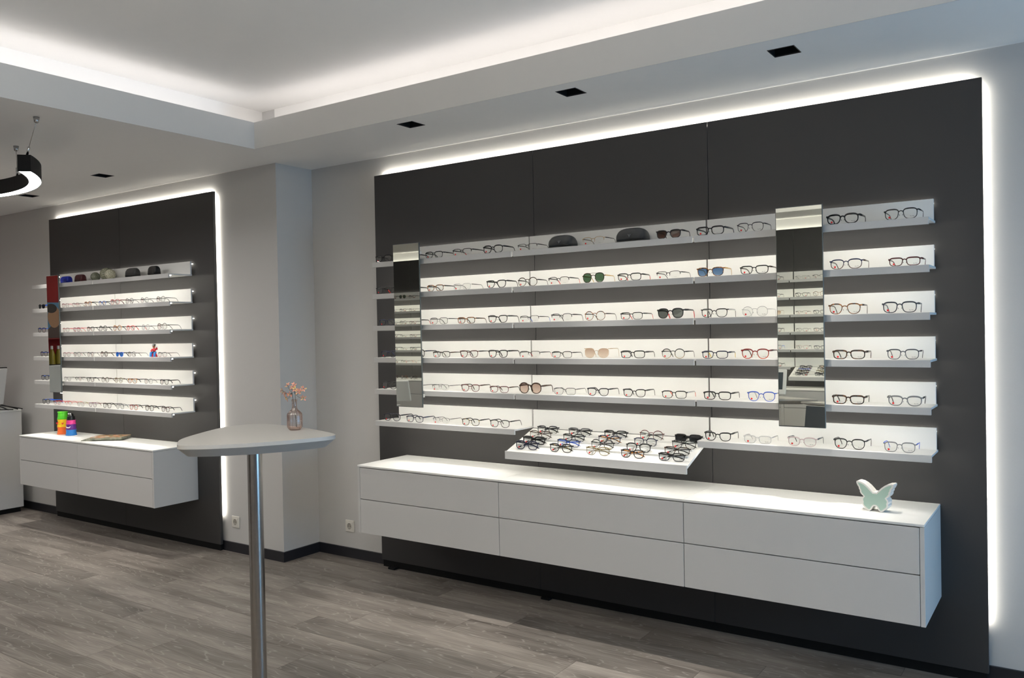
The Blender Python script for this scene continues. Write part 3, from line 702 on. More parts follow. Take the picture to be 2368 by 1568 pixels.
TRAY = [
 [(1.4, 0.149, 'gunmetal', 'full', 'soft', 0.0024, 'black', '', 'clear', 1, 'grey-black glasses'),
  (1.612, 0.158, 'grey', 'full', 'rect', 0.0024, 'black', '', 'clear', 1, 'gunmetal grey glasses'),
  (1.837, 0.152, 'black', 'full', 'rect', 0.0024, 'black', '', 'clear', 1, 'black glasses'),
  (2.05, 0.148, 'pinkbrown', 'full', 'round', 0.0015, 'black', '', 'clear', 1, 'thin beige round glasses'),
  (2.257, 0.158, 'black', 'full', 'rect', 0.0026, 'black', '', 'darksun', 0, 'black sunglasses with dark blue lenses')],
 [(1.39, 0.157, 'darktort', 'full', 'soft', 0.0016, 'brown', '', 'clear', 1, 'thin dark glasses with brown temples'),
  (1.61, 0.15, 'black', 'full', 'rect', 0.002, 'black', '', 'clear', 1, 'black rectangular glasses'),
  (1.832, 0.148, 'navy', 'full', 'soft', 0.002, 'orangetort', '', 'clear', 1, 'navy glasses with amber temples'),
  (2.045, 0.142, 'navy', 'full', 'soft', 0.0022, 'white', '', 'clear', 1, 'navy glasses with pale temples'),
  (2.261, 0.144, 'black', 'full', 'soft', 0.0019, 'black', '', 'clear', 1, 'black glasses with crossed temples')],
 [(1.389, 0.16, 'black', 'full', 'rect', 0.003, 'black', '', 'clear', 1, 'bold black glasses'),
  (1.613, 0.154, 'navy', 'full', 'rect', 0.002, 'blue', '', 'clear', 1, 'navy glasses with blue temples'),
  (1.825, 0.145, 'black', 'full', 'round', 0.0017, 'black', '', 'clear', 1, 'black round glasses'),
  (2.036, 0.149, 'black', 'full', 'soft', 0.0026, 'white', '', 'clear', 1, 'black glasses with white inner temples'),
  (2.25, 0.149, 'darktort', 'full', 'rect', 0.002, 'black', '', 'clear', 1, 'dark brown-grey glasses')],
 [(1.381, 0.16, 'navy', 'full', 'soft', 0.0026, 'navy', '', 'clear', 1, 'bold navy glasses'),
  (1.603, 0.153, 'black', 'full', 'soft', 0.0024, 'blackgold', '', 'clear', 1, 'black glasses with gold hinges'),
  (1.83, 0.153, 'olive', 'full', 'soft', 0.0016, 'olive', '', 'clear', 1, 'thin olive-gold glasses'),
  (2.032, 0.144, 'black', 'full', 'soft', 0.0024, 'orangetort', '', 'clear', 1, 'black glasses with tortoiseshell temples'),
  (2.248, 0.149, 'black', 'full', 'rect', 0.0022, 'black', '', 'clear', 1, 'black rectangular glasses')],
]
# ------------------------------------------------------------------ spectacles
SH = {  # half width, half height, superellipse power, cat lift, taper, bridge gap, nose cut
    'rect': (.0288, .0172, 3.3, .12, .08, .0110, .16), 'square': (.0276, .0205, 2.9, .08, .10, .0120, .20), 'soft': (.0286, .0192, 2.6, .14, .10, .0110, .20),
    'round': (.0245, .0222, 2.1, .0, .02, .0185, .0), 'cat': (.0292, .0192, 2.6, .42, .16, .0105, .24), 'way': (.0280, .0206, 2.5, .16, .18, .0120, .22),
    'aviator': (.0290, .0248, 2.4, .0, .18, .0165, .10), 'butterfly': (.0310, .0245, 2.1, .60, .05, .0120, .15), 'biground': (.0290, .0265, 2.2, .1, .02, .0150, .05)}
def outline(shape, n=30):
    a, b, p, cat, tp, gap, nose = SH[shape]; pts = []
    for i in range(n):
        t = 2 * PI * i / n; c, s = math.cos(t), math.sin(t)
        x = a * math.copysign(abs(c) ** (2 / p), c); z = b * math.copysign(abs(s) ** (2 / p), s)
        x *= 1 - tp * (b - z) / (2 * b)
        if x < 0: x *= 1 - nose * (b - z) / (2 * b)
        if z > -.2 * b: z += b * cat * max(0, x / a) ** 2 * .6
        pts.append((x, z))
    return pts
def bow(x): return 1.0 * x * x
MC = {}
def cached(key, fn, name, nm=1):
    if key not in MC: MC[key] = fn().mesh(name, nm)
    return MC[key]
def gdims(shape, r):
    a, b, p, cat, tp, gap, nose = SH[shape]
    return a, b, gap, gap / 2 + a, b + r     # centre x, centre z
def rim_mesh(shape, rim, r):
    a, b, gap, cx, cz = gdims(shape, r); mb = MB(); pts = outline(shape); r = r * .86
    Y = Vector((0, 1, 0))
    for s in (1, -1):
        path = [(s * (cx + x), bow(cx + x), cz + z) for x, z in pts]
        if rim == 'full':
            rs = [.92 + .75 * max(0, z / b) ** 2 for x, z in pts]
            mb.tube(path, r, 6, True, rz=None, rs=rs, up=Y)
        elif rim == 'half':
            k = [i for i, (x, z) in enumerate(pts) if z > -.05 * b]
            mb.tube([path[i] for i in k], r * 1.15, 6, False, up=Y)
        else:
            mb.tube(path, .0006, 4, True, up=Y)
    thick = max(r * 1.25, .0011)
    zb = cz + .48 * b; xi = gap / 2 + .0022
    br = [(-xi, .0004, zb - .0006), (-xi * .55, -.0006, zb + .0018), (0, -.0010, zb + .0026), (xi * .55, -.0006, zb + .0018), (xi, .0004, zb - .0006)]
    mb.tube(br, thick, 6, False, up=Y)
    if shape == 'aviator':
        mb.tube([(-.024, .0008, cz + b * .97), (0, -.0004, cz + b * 1.03), (.024, .0008, cz + b * .97)], .0012, 6, up=Y)
    for s in (1, -1): mb.tube([(s * (gap / 2 + .001), .002, cz - .1 * b), (s * (gap / 2 - .0004), .006, cz - .28 * b)], .0010, 5, up=Y)   # nose pads
    hx, hz = hinge(shape, r)
    for s in (1, -1):
        ox = cx + a * .86
        mb.tube([(s * ox, bow(ox), hz - .0004), (s * (hx - .0016), bow(hx) * .9, hz), (s * hx, bow(hx) + .004, hz)], thick, 6, rz=max(r * 1.5, .0012))
    return mb
def hinge(shape, r):
    a, b, gap, cx, cz = gdims(shape, r); cat = SH[shape][3]
    return cx + a + .0040, cz + b * (.64 + cat * .5 if shape not in ('round', 'aviator', 'biground') else .45)
def lens_mesh(shape, r, s):
    a, b, gap, cx, cz = gdims(shape, r); mb = MB(); pts = outline(shape)
    f = [(s * (cx + x * .985), bow(cx + x) + .0004, cz + z * .985) for x, z in pts]
    n = len(f); bk = [(x, y + .0012, z) for x, y, z in f]
    fr = list(range(n))
    mb.add(f, [fr if s < 0 else fr[::-1]])
    return mb
def temple_path(shape, r, s, folded):
    hx, hz = hinge(shape, r); y0 = bow(hx) + .004
    if not folded:
        L = .118
        return [(s * hx, y0, hz), (s * (hx + .0015), y0 + .04, hz), (s * (hx + .0015), y0 + L * .72, hz - .001), (s * (hx - .001), y0 + L * .84, hz - .006), (s * (hx - .004), y0 + L * .94, hz * .42), (s * (hx - .006), y0 + L, .0028)]
    yo = y0 + (.005 if s > 0 else .0105)
    return [(s * hx, y0, hz), (s * (hx - .002), yo, hz - .001), (s * hx * .3, yo + .003, hz * .86), (-s * hx * .4, yo + .004, hz * .62), (-s * hx * .75, yo + .005, hz * .35), (-s * hx * 1.0, yo + .006, .0035)]
def temple_mesh(shape, r, s, folded, tip):
    p = temple_path(shape, r, s, folded)
    p = p[3:] if tip == 2 else (p[:4] if tip == 1 else p)
    mb = MB(); q = max(r * .60, .0009); z = max(r * 1.35, .0012)
    rs = [1.25, 1.15, .9, .9, .95, .9] if tip != 2 else [.95, 1.0, .95]
    mb.tube(p, q, 6, False, rz=z, rs=rs[:len(p)])
    return mb
def text_mesh(s, size, shear=0.):
    cu = bpy.data.curves.new('lens_text', 'FONT'); cu.body = s; cu.size = size; cu.align_x = 'CENTER'; cu.shear = shear; cu.resolution_u = 2
    ob = bpy.data.objects.new('lens_text', cu); C.objects.link(ob)
    bpy.context.view_layer.update()
    me = bpy.data.meshes.new_from_object(ob.evaluated_get(bpy.context.evaluated_depsgraph_get()))
    bpy.data.objects.remove(ob); bpy.data.curves.remove(cu)
    me.transform(Matrix.Rotation(PI / 2, 4, 'X'))
    me.materials.clear(); me.materials.append(None)
    return me
TXT = {1: text_mesh('POLO', .0036), 2: text_mesh('EMPORIO ARMANI', .0019), 3: text_mesh('Ray-Ban', .0054, .3)}
DOT = MB().disc((0, 0, 0), .0043, 14, 'y', True).mesh('price_dot')

def glasses(spec, loc, label, group, rz=0., dots=True, folded=False, tilt=0.):
    x, w, col, rim, shape, r, tcol, tip, lens, text = spec[:10]
    a, b, gap, cx, cz = gdims(shape, r)
    fw = 2 * (cx + a) + .012
    g = thing('sunglasses' if lens != 'clear' else 'eyeglasses', label, 'sunglasses' if lens != 'clear' else 'glasses', loc, rz, group)
    k = w / fw
    g.scale = (k, k if not folded else k, k)
    if tilt: g.rotation_euler = (tilt, 0, rz)
    fm = M[col]
    put('frame', cached(('rim', shape, rim, r), lambda: rim_mesh(shape, rim, r), 'frame'), fm, g)
    for s in (-1, 1):
        put('lens', cached(('lens', shape, r, s), lambda: lens_mesh(shape, r, s), 'lens'), M[lens], g)
        tm = M['plainwhite'] if tcol == 'white' else M[tcol]
        if tip:
            put('temple', cached(('tp1', shape, r, s, folded), lambda: temple_mesh(shape, r, s, folded, 1), 'temple'), tm, g)
            put('temple_tip', cached(('tp2', shape, r, s, folded), lambda: temple_mesh(shape, r, s, folded, 2), 'temple_tip'), M[tip], g, label=tip + ' temple tip')
        else:
            put('temple', cached(('tp', shape, r, s, folded), lambda: temple_mesh(shape, r, s, folded, 0), 'temple'), tm, g)
    if dots and lens == 'clear':
        px, pz = -(cx + .12 * a) - .25 * a, cz - .55 * b
        put('price_dot', DOT, M['reddot'], g, (px, bow(px) - .0009, pz), label='round red price sticker')
    if folded and dots and lens == 'clear':
        tx, tz = -(cx - .30 * a), cz - .1 * b
        tg = MB().add([(tx - .010, .0035, tz - .014), (tx - .001, .0035, tz - .014), (tx + .008, .0035, tz + .009), (tx - .001, .0035, tz + .009)], [(0, 1, 2, 3)])
        put('price_tag', tg, M['plainwhite'], g, label='white paper price tag')
    if text and dots:
        px, pz = cx + .30 * a, cz - .66 * b
        if text == 2: px = cx + .1 * a
        put('lens_print', TXT[text], M['print'], g, (px, bow(px) - .0008, pz))
    return g
ORD = ['first', 'second', 'third', 'fourth', 'fifth', 'sixth', 'seventh', 'eighth', 'ninth', 'tenth', 'eleventh', 'twelfth', 'thirteenth', 'fourteenth']
for i, row in enumerate(MAIN):
    for j, sp in enumerate(row):
        lb = '%s, %s from left, %s shelf, wide display' % (sp[10], ORD[j], ROW[i])
        glasses(sp, (sp[0], -.168, ztop(i) + .0005), lb, 'glasses on the %s shelf of the wide display' % ROW[i], rz=random.uniform(-.04, .04))
for i, row in enumerate(LEFT):
    for j, sp in enumerate(row):
        lb = '%s, %s from left, %s shelf, far display' % (sp[10], ORD[j], ROW[i + 1])
        glasses(sp, (sp[0], YPL - .180, ztl(i + 1) + .0005), lb, 'glasses on the %s shelf of the far display' % ROW[i + 1], rz=random.uniform(-.03, .05), dots=False)
TRN = ['back', 'second', 'third', 'front']
for i, row in enumerate(TRAY):
    yy = (-.075, -.140, -.205, -.268)[i]
    zz = TZ + (TZF - TZ) * ((yy - TY) / (TYF - TY))
    for j, sp in enumerate(row):
        lb = 'folded %s, %s from left, %s row of sloped tray' % (sp[10], ORD[j], TRN[i])
        glasses(sp, (sp[0], yy - .012 + .012, zz + .0012), lb, 'folded glasses on the sloped tray', rz=random.uniform(-.05, .03), folded=True, tilt=-.12 + .0)

# ------------------------------------------------------------------ spectacle cases and glass balls on the top shelves
def case(label, x, y, z, w, d, h, m, emblem=None, rz=0., ex=.62):
    c = thing('spectacle_case', label, 'case', (x, y, z), rz, 'spectacle cases on the top shelves')
    n = 22; seg = 9; half = w / 2
    def dome(zlo, zhi, sgn):
        vs = []; fs = []
        # cross-section in x-z swept over depth with rounded shoulders
        for j in range(seg):
            f = -1 + 2 * j / (seg - 1)
            sc = (1 - abs(f) ** 3.2) ** .5 * .92 + .08 if abs(f) < 1 else .08
            for i in range(n):
                t = PI * i / (n - 1); cc, ss = math.cos(t), math.sin(t)
                px = half * math.copysign(abs(cc) ** ex, cc) * (.80 + .20 * sc); pz = abs(ss) ** ex * (zhi - zlo) * sc
                vs.append((px, f * d / 2, zlo + pz))
        for j in range(seg - 1):
            for i in range(n - 1):
                fs.append((j * n + i, j * n + i + 1, (j + 1) * n + i + 1, (j + 1) * n + i))
        fs.append(tuple(range(n))); fs.append(tuple((seg - 1) * n + i for i in range(n))[::-1])
        fs.append(tuple([j * n for j in range(seg)] + [j * n + n - 1 for j in range(seg - 1, -1, -1)]))
        return vs, fs
    v, f = dome(h * .16, h, 1)
    put('lid', MB().add(v, f, 0, True), m, c)
    put('case_base', MB().bbox(-half * .96, half * .96, -d * .42, d * .42, 0, h * .155, .004), m, c)
    if emblem: put('emblem', emblem, M['case_emblem'], c, (0, -d / 2 + .0005, h * .52), label='pale spread-wing emblem')
    return c
def wing_emblem():
    mb = MB()
    for s in (-1, 1):
        for k in range(4):
            z = -.0035 * k; x0 = .0008; x1 = .0125 - .0028 * k
            a = [(s * x0, z - .002), (s * x1, z + .0028), (s * (x1 - .0022), z + .0008), (s * x0, z - .0042)]
            mb.add([(x, 0, zz) for x, zz in a], [(0, 1, 2, 3) if s < 0 else (3, 2, 1, 0)])
            mb.add([(x, .004, zz) for x, zz in a], [(0, 1, 2, 3) if s > 0 else (3, 2, 1, 0)])
            for q in range(4):
                u, v = a[q], a[(q + 1) % 4]
                mb.add([(u[0], 0, u[1]), (v[0], 0, v[1]), (v[0], .004, v[1]), (u[0], .004, u[1])], [(0, 1, 2, 3)])
    mb.box(-.0012, .0012, 0, .004, -.012, .0022)
    return mb
case('dark grey clamshell spectacle case with wing emblem, smaller, beside black half-rim glasses', 1.553, -.115, ztop(0), .150, .105, .074, M['case'], wing_emblem(), .05)
case('dark grey clamshell spectacle case with wing emblem, larger, beside brown sunglasses', 1.985, -.115, ztop(0), .168, .105, .078, M['case'], wing_emblem(), .05)
M['case_blue'] = mat('blue_case', (.012, .03, .42), .5); M['case_red'] = mat('maroon_case', (.075, .008, .012), .4)
M['case_dark'] = mat('charcoal_case', (.035, .035, .035), .5); M['case_black'] = mat('black_case', (.008, .008, .009), .4)
ZT0 = ztl(0)
case('bright blue spectacle case behind the far mirror', -3.155, -.43, ZT0, .125, .055, .064, M['case_blue'], ex=.34)
case('small maroon spectacle case next to the blue one', -2.93, -.43, ZT0, .112, .055, .068, M['case_red'], ex=.36)
case('charcoal grey rounded spectacle case right of the glass balls', -2.165, -.43, ZT0, .140, .060, .078, M['case_dark'], ex=.45)
case('small black spectacle case near the far shelf end', -1.878, -.43, ZT0, .100, .060, .078, M['case_black'], ex=.42)
def ball(label, x, y, z, r, m):
    n = 20; pr = [(max(.0003, r * math.sin(PI * k / n)), r - r * math.cos(PI * k / n)) for k in range(n + 1)]
    return tag(put('crackle_ball', MB().lathe(pr, 28), m, None, (x, y, z)), label, 'ornament', 'glass balls on the far top shelf')
def crackle(name, c1, c2, sc):
    m, nt, b = nodes(name); b.inputs['Roughness'].default_value = .12
    tc = nt.nodes.new('ShaderNodeTexCoord'); v = nt.nodes.new('ShaderNodeTexVoronoi'); v.feature = 'DISTANCE_TO_EDGE'; v.inputs['Scale'].default_value = sc
    nt.links.new(tc.outputs['Object'], v.inputs['Vector'])
    rp = nt.nodes.new('ShaderNodeValToRGB'); rp.color_ramp.elements[0].position = .02; rp.color_ramp.elements[1].position = .22
    rp.color_ramp.elements[0].color = (*c1, 1); rp.color_ramp.elements[1].color = (*c2, 1)
    nt.links.new(v.outputs['Distance'], rp.inputs[0]); nt.links.new(rp.outputs[0], b.inputs['Base Color'])
    return m
ball('small smooth grey-green glass ball, leftmost of three', -2.700, -.43, ZT0, .037, crackle('smooth_green_glass', (.16, .17, .12), (.24, .25, .19), 40))
ball('large crackled grey-green glass ball in the middle of three', -2.575, -.405, ZT0, .053, crackle('crackle_green_glass', (.12, .13, .08), (.40, .40, .30), 95))
ball('pale cream crackled glass ball, rightmost of three', -2.455, -.445, ZT0, .042, crackle('crackle_cream_glass', (.30, .29, .2), (.70, .68, .52), 110))

# ------------------------------------------------------------------ bistro table, vase, flowers
TC = Vector((1.236, -2.000, 0)); TZT = 1.20
tb = thing('standing_table', 'pale grey rounded-triangle standing table on a steel pole, in front of the pillar', 'table', (TC.x, TC.y, 0))
# blunt rounded triangle seen in plan: top outline, then a smaller underside
o1 = [(0.0006, -0.3418), (-0.0514, -0.3035), (-0.1051, -0.2566), (-0.1558, -0.1905), (-0.2291, -0.0691), (-0.2915, 0.0547), (-0.3118, 0.1396), (-0.3022, 0.1974), (-0.2597, 0.2351), (-0.1787, 0.2528), (-0.0418, 0.2395), (0.1023, 0.2073), (0.2129, 0.1728), (0.2848, 0.1465), (0.3209, 0.1269), (0.3419, 0.1081), (0.3520, 0.0805), (0.3422, 0.0307), (0.2997, -0.0779), (0.2641, -0.1475), (0.223, -0.2124), (0.1564, -0.2891), (0.0983, -0.3366), (0.0541, -0.3586), (0.0258, -0.3565)]
def smooth(p, k=4):
    out = []; n = len(p)
    for i in range(n):
        a, b, c, d = [Vector(p[(i + q) % n]) for q in (-1, 0, 1, 2)]
        for j in range(k):
            t = j / k
            v = .5 * ((2 * b) + (c - a) * t + (2 * a - 5 * b + 4 * c - d) * t * t + (3 * b - a - 3 * c + d) * t ** 3)
            out.append((v.x, v.y))
    return out
o1 = smooth(o1); o2 = [(x * .885, y * .885) for x, y in o1]
ttop = MB(); n = len(o1)
z_a, z_b, z_c = TZT, TZT - .014, TZT - .046
o1 = o1[::-1]; o2 = o2[::-1]
ttop.add([(x, y, z_a) for x, y in o1] + [(x, y, z_b) for x, y in o1] + [(x, y, z_c) for x, y in o2],
         [tuple(range(n))] + [(i, n + i, n + (i + 1) % n, (i + 1) % n) for i in range(n)] + [(n + i, 2 * n + i, 2 * n + (i + 1) % n, n + (i + 1) % n) for i in range(n)] + [tuple(range(3 * n - 1, 2 * n - 1, -1))])
put('tabletop', ttop, M['table'], tb)
put('pole', MB().lathe([(.0288, .02), (.0288, TZT - .046)], 40), M['steel'], tb)
put('pole_flange', MB().lathe([(.0005, TZT - .0465), (.08, TZT - .0465), (.08, TZT - .052), (.030, TZT - .056)], 32), M['chrome'], tb)
put('foot_plate', MB().lathe([(.0005, 0), (.22, 0), (.22, .010), (.045, .020), (.030, .028)], 48), M['chrome'], tb)

M['vase'] = see_through('pink_pressed_glass', (.985, .95, .93), .07, .03, edge=(.70, .48, .40))
VX, VY = 1.298, -1.846
vz = thing('glass_vase', 'small pink ribbed glass bottle vase on the standing table', 'vase', (VX, VY, TZT))
rib = lambda th, z: 1 + (.05 * math.cos(14 * th) if .005 < z < .078 else 0) + (.02 * math.cos(4 * th) if z < .078 else 0)
pro = [(.0005, 0), (.0205, 0), (.0225, .002), (.0290, .011), (.0300, .020), (.0300, .060), (.0285, .067), (.0215, .075), (.0125, .084), (.0100, .092), (.0095, .112), (.0102, .117), (.0118, .1185), (.0118, .1205), (.0092, .1215)]
pri = [(.0080, .121), (.0078, .092), (.0100, .083), (.0190, .074), (.0262, .064), (.0272, .018), (.0220, .008), (.0005, .006)]
put('vase_glass', MB().lathe(pro + pri, 56, rib=rib), M['vase'], vz)
put('vase_rim', MB().lathe([(.0082, .1216), (.0118, .1216), (.0124, .1232), (.0104, .1245), (.0082, .1234)], 40), M['vase'], vz)
M['stem'] = mat('olive_stem', (.035, .035, .018), .6); M['petal'] = mix2('peach_petal', (.68, .30, .22), (.66, .56, .20), 60, 0.50, .66, .6); M['heart'] = mat('flower_heart', (.10, .07, .015), .7)
def flower_sprig(label, base, top, heads, yoff):
    s = thing('flower_sprig', label, 'flower', (VX, VY, TZT + .012))
    O = Vector((VX, VY, TZT + .012))
    b0, t0 = Vector(base), Vector(top)
    st = MB().tube([b0, b0.lerp(t0, .5), t0], 0.0010, 5)
    rg = random.Random(len(heads))
    hl = []
    for h in heads:
        p = Vector((h[0] - VX, rg.uniform(-.02, .02), h[1] - O.z))
        mid = t0.lerp(p, .55) + Vector((0, 0, -.006))
        st.tube([t0, mid, p], .0007, 5)
        hl.append(p)
    put('stem', st, M['stem'], s)
    for p in hl:
        d = (p - t0).normalized(); d = (d + Vector((.25, -.75, .1))).normalized()
        u = d.cross(Vector((0, 0, 1))).normalized(); v = u.cross(d)
        pm = MB(); L = .0130
        for k in range(5):
            a = 2 * PI * k / 5 + rg.random()
            e = u * math.cos(a) + v * math.sin(a); f = u * -math.sin(a) + v * math.cos(a)
            vs = [Vector((0, 0, 0)), e * L * .5 + f * .0036 + d * .004, e * L + f * .002 + d * .0045, e * L - f * .002 + d * .0045, e * L * .5 - f * .0026 + d * .004, e * L * .55 + d * .0015]
            pm.add([x + p for x in vs], [(0, 5, 1), (1, 5, 2), (2, 5, 3), (3, 5, 4), (4, 5, 0)], 0, True)
        bl = put('blossom', pm, M['petal'], s)
        pr = [(.0002, -.002), (.0017, -.0007), (.0018, .0007), (.0002, .002)]
        put('flower_heart', MB().lathe(pr, 8, c=tuple(p + d * .002)), M['heart'], bl)
    return s
FA = [(1.274, 1.381), (1.263, 1.364), (1.242, 1.361), (1.223, 1.351), (1.266, 1.347), (1.262, 1.333), (1.234, 1.324), (1.287, 1.345)]
FB = [(1.306, 1.383), (1.308, 1.372), (1.325, 1.357), (1.34, 1.357), (1.351, 1.368), (1.358, 1.332), (1.324, 1.367)]
flower_sprig('peach and yellow blossom sprig leaning left in the pink vase', (.011, 0, .0), (-.013, .001, .136), FA, 0)
flower_sprig('peach and yellow blossom sprig leaning right in the pink vase', (.004, .003, .0), (.0025, .003, .133), FB, 0)

# ------------------------------------------------------------------ butterfly ornament
M['ceramic'] = mat('white_ceramic', (.78, .76, .72), .25, var=.02)
M['mint'] = mat('mint_glaze', (.36, .50, .43), .35, var=.06, scale=18)
half = [(.0, .335), (.05, .355), (.09, .33), (.20, .46), (.36, .63), (.55, .78), (.74, .87), (.92, .90), (1.0, .885), (1.01, .80), (.95, .66), (.88, .56), (.87, .47), (.82, .39), (.81, .28), (.75, .18), (.62, .06), (.70, -.02), (.73, -.14), (.69, -.26), (.71, -.36), (.65, -.50), (.54, -.60), (.42, -.70), (.30, -.74), (.20, -.66), (.10, -.48), (.05, -.44), (0, -.44)]
def bfly(k, inset):
    pts = [(x, z) for x, z in half] + [(-x, z) for x, z in half[-2:0:-1]]
    n = len(pts); out = []
    if inset:
        for i in range(n):
            a, b, c = Vector(pts[i - 1]), Vector(pts[i]), Vector(pts[(i + 1) % n])
            d1, d2 = (b - a).normalized(), (c - b).normalized()
            nn = Vector((d1.y + d2.y, -(d1.x + d2.x)))
            nn = nn.normalized() if nn.length > 1e-6 else Vector((0, 0))
            out.append((b.x - nn.x * inset * -1 if False else b.x + nn.x * inset, b.y + nn.y * inset))
    else: out = pts
    return [(x * k, (z + .74) * k) for x, z in out]
bf = thing('butterfly_ornament', 'white ceramic butterfly ornament with mint green face on the cabinet', 'ornament', (3.204, -.272, CT), -.12)
K = .0765
put('ceramic_body', MB().prism(bfly(K, 0), -.022, .030), M['ceramic'], bf)
for yy in (-.0226, .0306): put('glazed_face', MB().prism(bfly(K, .085), min(yy, yy + .0008), max(yy, yy + .0008)), M['mint'], bf, label='mint green glazed face')

# ------------------------------------------------------------------ toys, figurine, magazines on the far display
def cups(label, x, y, spec, sm, eyes):
    t = thing('stacking_cup_toy', label, 'toy', (x, y, CT), .5, 'stacking cup toys')
    z = 0
    for nm, r0, r1, h, m in spec:
        put(nm, MB().lathe([(.0005, z), (r0 * 1.06, z), (r0 * 1.06, z + h * .18), (r0, z + h * .2), (r1, z + h * .86), (r1 * 1.08, z + h * .87), (r1 * 1.08, z + h), (.0005, z + h)], 28, smooth=False), m, t)
        z += h
    return t
col = {k: mat('toy_' + k, c, .35) for k, c in dict(orange=(.85, .16, .03), yellow=(.85, .55, .02), green=(.07, .42, .02), blue=(.03, .22, .62), purple=(.13, .03, .25), pink=(.75, .06, .28), red=(.7, .02, .04), black=(.006, .006, .006), white=(.8, .8, .8)).items()}
ca = cups('green, yellow and orange stacking cup toy on the far cabinet', -3.235, -.447, [('orange_cup', .044, .041, .062, col['orange']), ('yellow_cup', .042, .039, .064, col['yellow']), ('green_cup', .040, .037, .064, col['green'])], 0, 0)
for s in (-1, 1): put('printed_eye', MB().prism([(s * .024 - .012, .098), (s * .024 + .012, .104 - s * .004), (s * .024, .085)], -.0435, -.0405), col['red'], ca)
cb = cups('black, pink, purple and blue stacking cup toy with white smile', -3.075, -.462, [('blue_cup', .041, .038, .048, col['blue']), ('purple_cup', .039, .036, .046, col['purple']), ('pink_cup', .036, .034, .034, col['pink']), ('black_cup', .031, .029, .030, col['black']), ('black_knob', .022, .016, .026, col['black'])], 0, 0)
sm = []
for k in range(9):
    a = PI * (1.12 + .76 * k / 8); sm.append((.021 * math.cos(a), -.041, .082 + .016 * math.sin(a)))
put('printed_smile', MB().tube(sm, .0042, 6, rs=[.4, .8, 1, 1.1, 1.1, 1.1, 1, .8, .4]), col['white'], cb)
for s in (-1, 1): put('printed_eye', MB().disc((s * .008, -.022, .182), .005, 12, 'y', True), col['white'], cb)

fg = thing('toy_figure', 'small toy figure in red jacket and blue trousers on the far fourth shelf', 'toy', (-1.853, -.462, ztl(3)), .5)
sk = mat('toy_skin', (.45, .22, .12), .5)
put('legs', MB().tube([(-.012, 0, .034), (-.014, -.022, .032), (-.015, -.026, .002)], .0085, 8).tube([(.012, 0, .034), (.015, -.022, .030), (.017, -.028, .002)], .0085, 8), col['blue'], fg)
put('rock_seat', MB().lathe([(.0005, 0), (.026, 0), (.022, .014), (.017, .027), (.0005, .029)], 10), col['red'], fg)
put('torso', MB().tube([(0, 0, .030), (0, 0, .048), (0, .001, .064)], .014, 10, rs=[.85, 1.05, .8]), col['red'], fg)
put('arm', MB().tube([(.013, 0, .060), (.026, -.006, .058), (.029, -.016, .070)], .0052, 7), col['red'], fg)
put('arm', MB().tube([(-.013, 0, .060), (-.022, -.006, .046), (-.010, -.018, .042)], .0052, 7), col['red'], fg)
put('head', MB().lathe([(.0005, .064), (.006, .066), (.0105, .073), (.011, .080), (.008, .088), (.0005, .091)], 14), sk, fg)
put('hat', MB().lathe([(.0185, .0845), (.0120, .086), (.0115, .096), (.0005, .099)], 14), col['black'], fg)
put('held_cup', MB().lathe([(.0005, 0), (.006, 0), (.0075, .012), (.0005, .0125)], 10, c=(.031, -.02, .072)), col['white'], fg)

def cover(name, a, b, c):
    m, nt, bs = nodes(name); bs.inputs['Roughness'].default_value = .3
    tc = nt.nodes.new('ShaderNodeTexCoord'); v = nt.nodes.new('ShaderNodeTexNoise'); v.inputs['Scale'].default_value = 26; v.inputs['Detail'].default_value = 1
    nt.links.new(tc.outputs['Object'], v.inputs['Vector'])
    rp = nt.nodes.new('ShaderNodeValToRGB'); rp.color_ramp.interpolation = 'CONSTANT'
    e = rp.color_ramp.elements; e[0].color = (*a, 1); e[1].color = (*b, 1); e[1].position = .46; q = e.new(.56); q.color = (*c, 1)
    nt.links.new(v.outputs['Fac'], rp.inputs[0]); nt.links.new(rp.outputs[0], bs.inputs['Base Color'])
    return m
paper = mat('magazine_paper', (.42, .43, .34), .6)
covs = [cover('magazine_cover_green', (.10, .13, .05), (.55, .52, .45), (.05, .06, .04)), cover('magazine_cover_orange', (.14, .17, .08), (.65, .20, .06), (.6, .55, .45))]
def magazine(label, x, y, z, rz, h, cv):
    m = thing('magazine', label, 'magazine', (x, y, z), rz, 'magazines on the far cabinet')
    put('pages', MB().box(-.085, .082, -.123, .123, .0006, h - .0006), paper, m)
    put('front_cover', MB().box(-.085, .085, -.125, .125, h - .0006, h), cv, m)
    put('back_cover', MB().box(-.085, .085, -.125, .125, 0, .0006), cv, m)
mz = [('bottom magazine of the stack, sliding out to the left', -2.545, -.500, -.85, .006, 0), ('second magazine from the bottom of the stack', -2.465, -.470, -.96, .007, 0),
      ('third magazine from the bottom of the stack', -2.462, -.472, -.95, .007, 0), ('top magazine of the stack with orange cover', -2.462, -.470, -.96, .007, 1)]
zz = CT
for lb, x, y, a, h, c in mz:
    magazine(lb + ' on the far cabinet', x, y, zz + .0003, a, h, covs[c]); zz += h + .0003

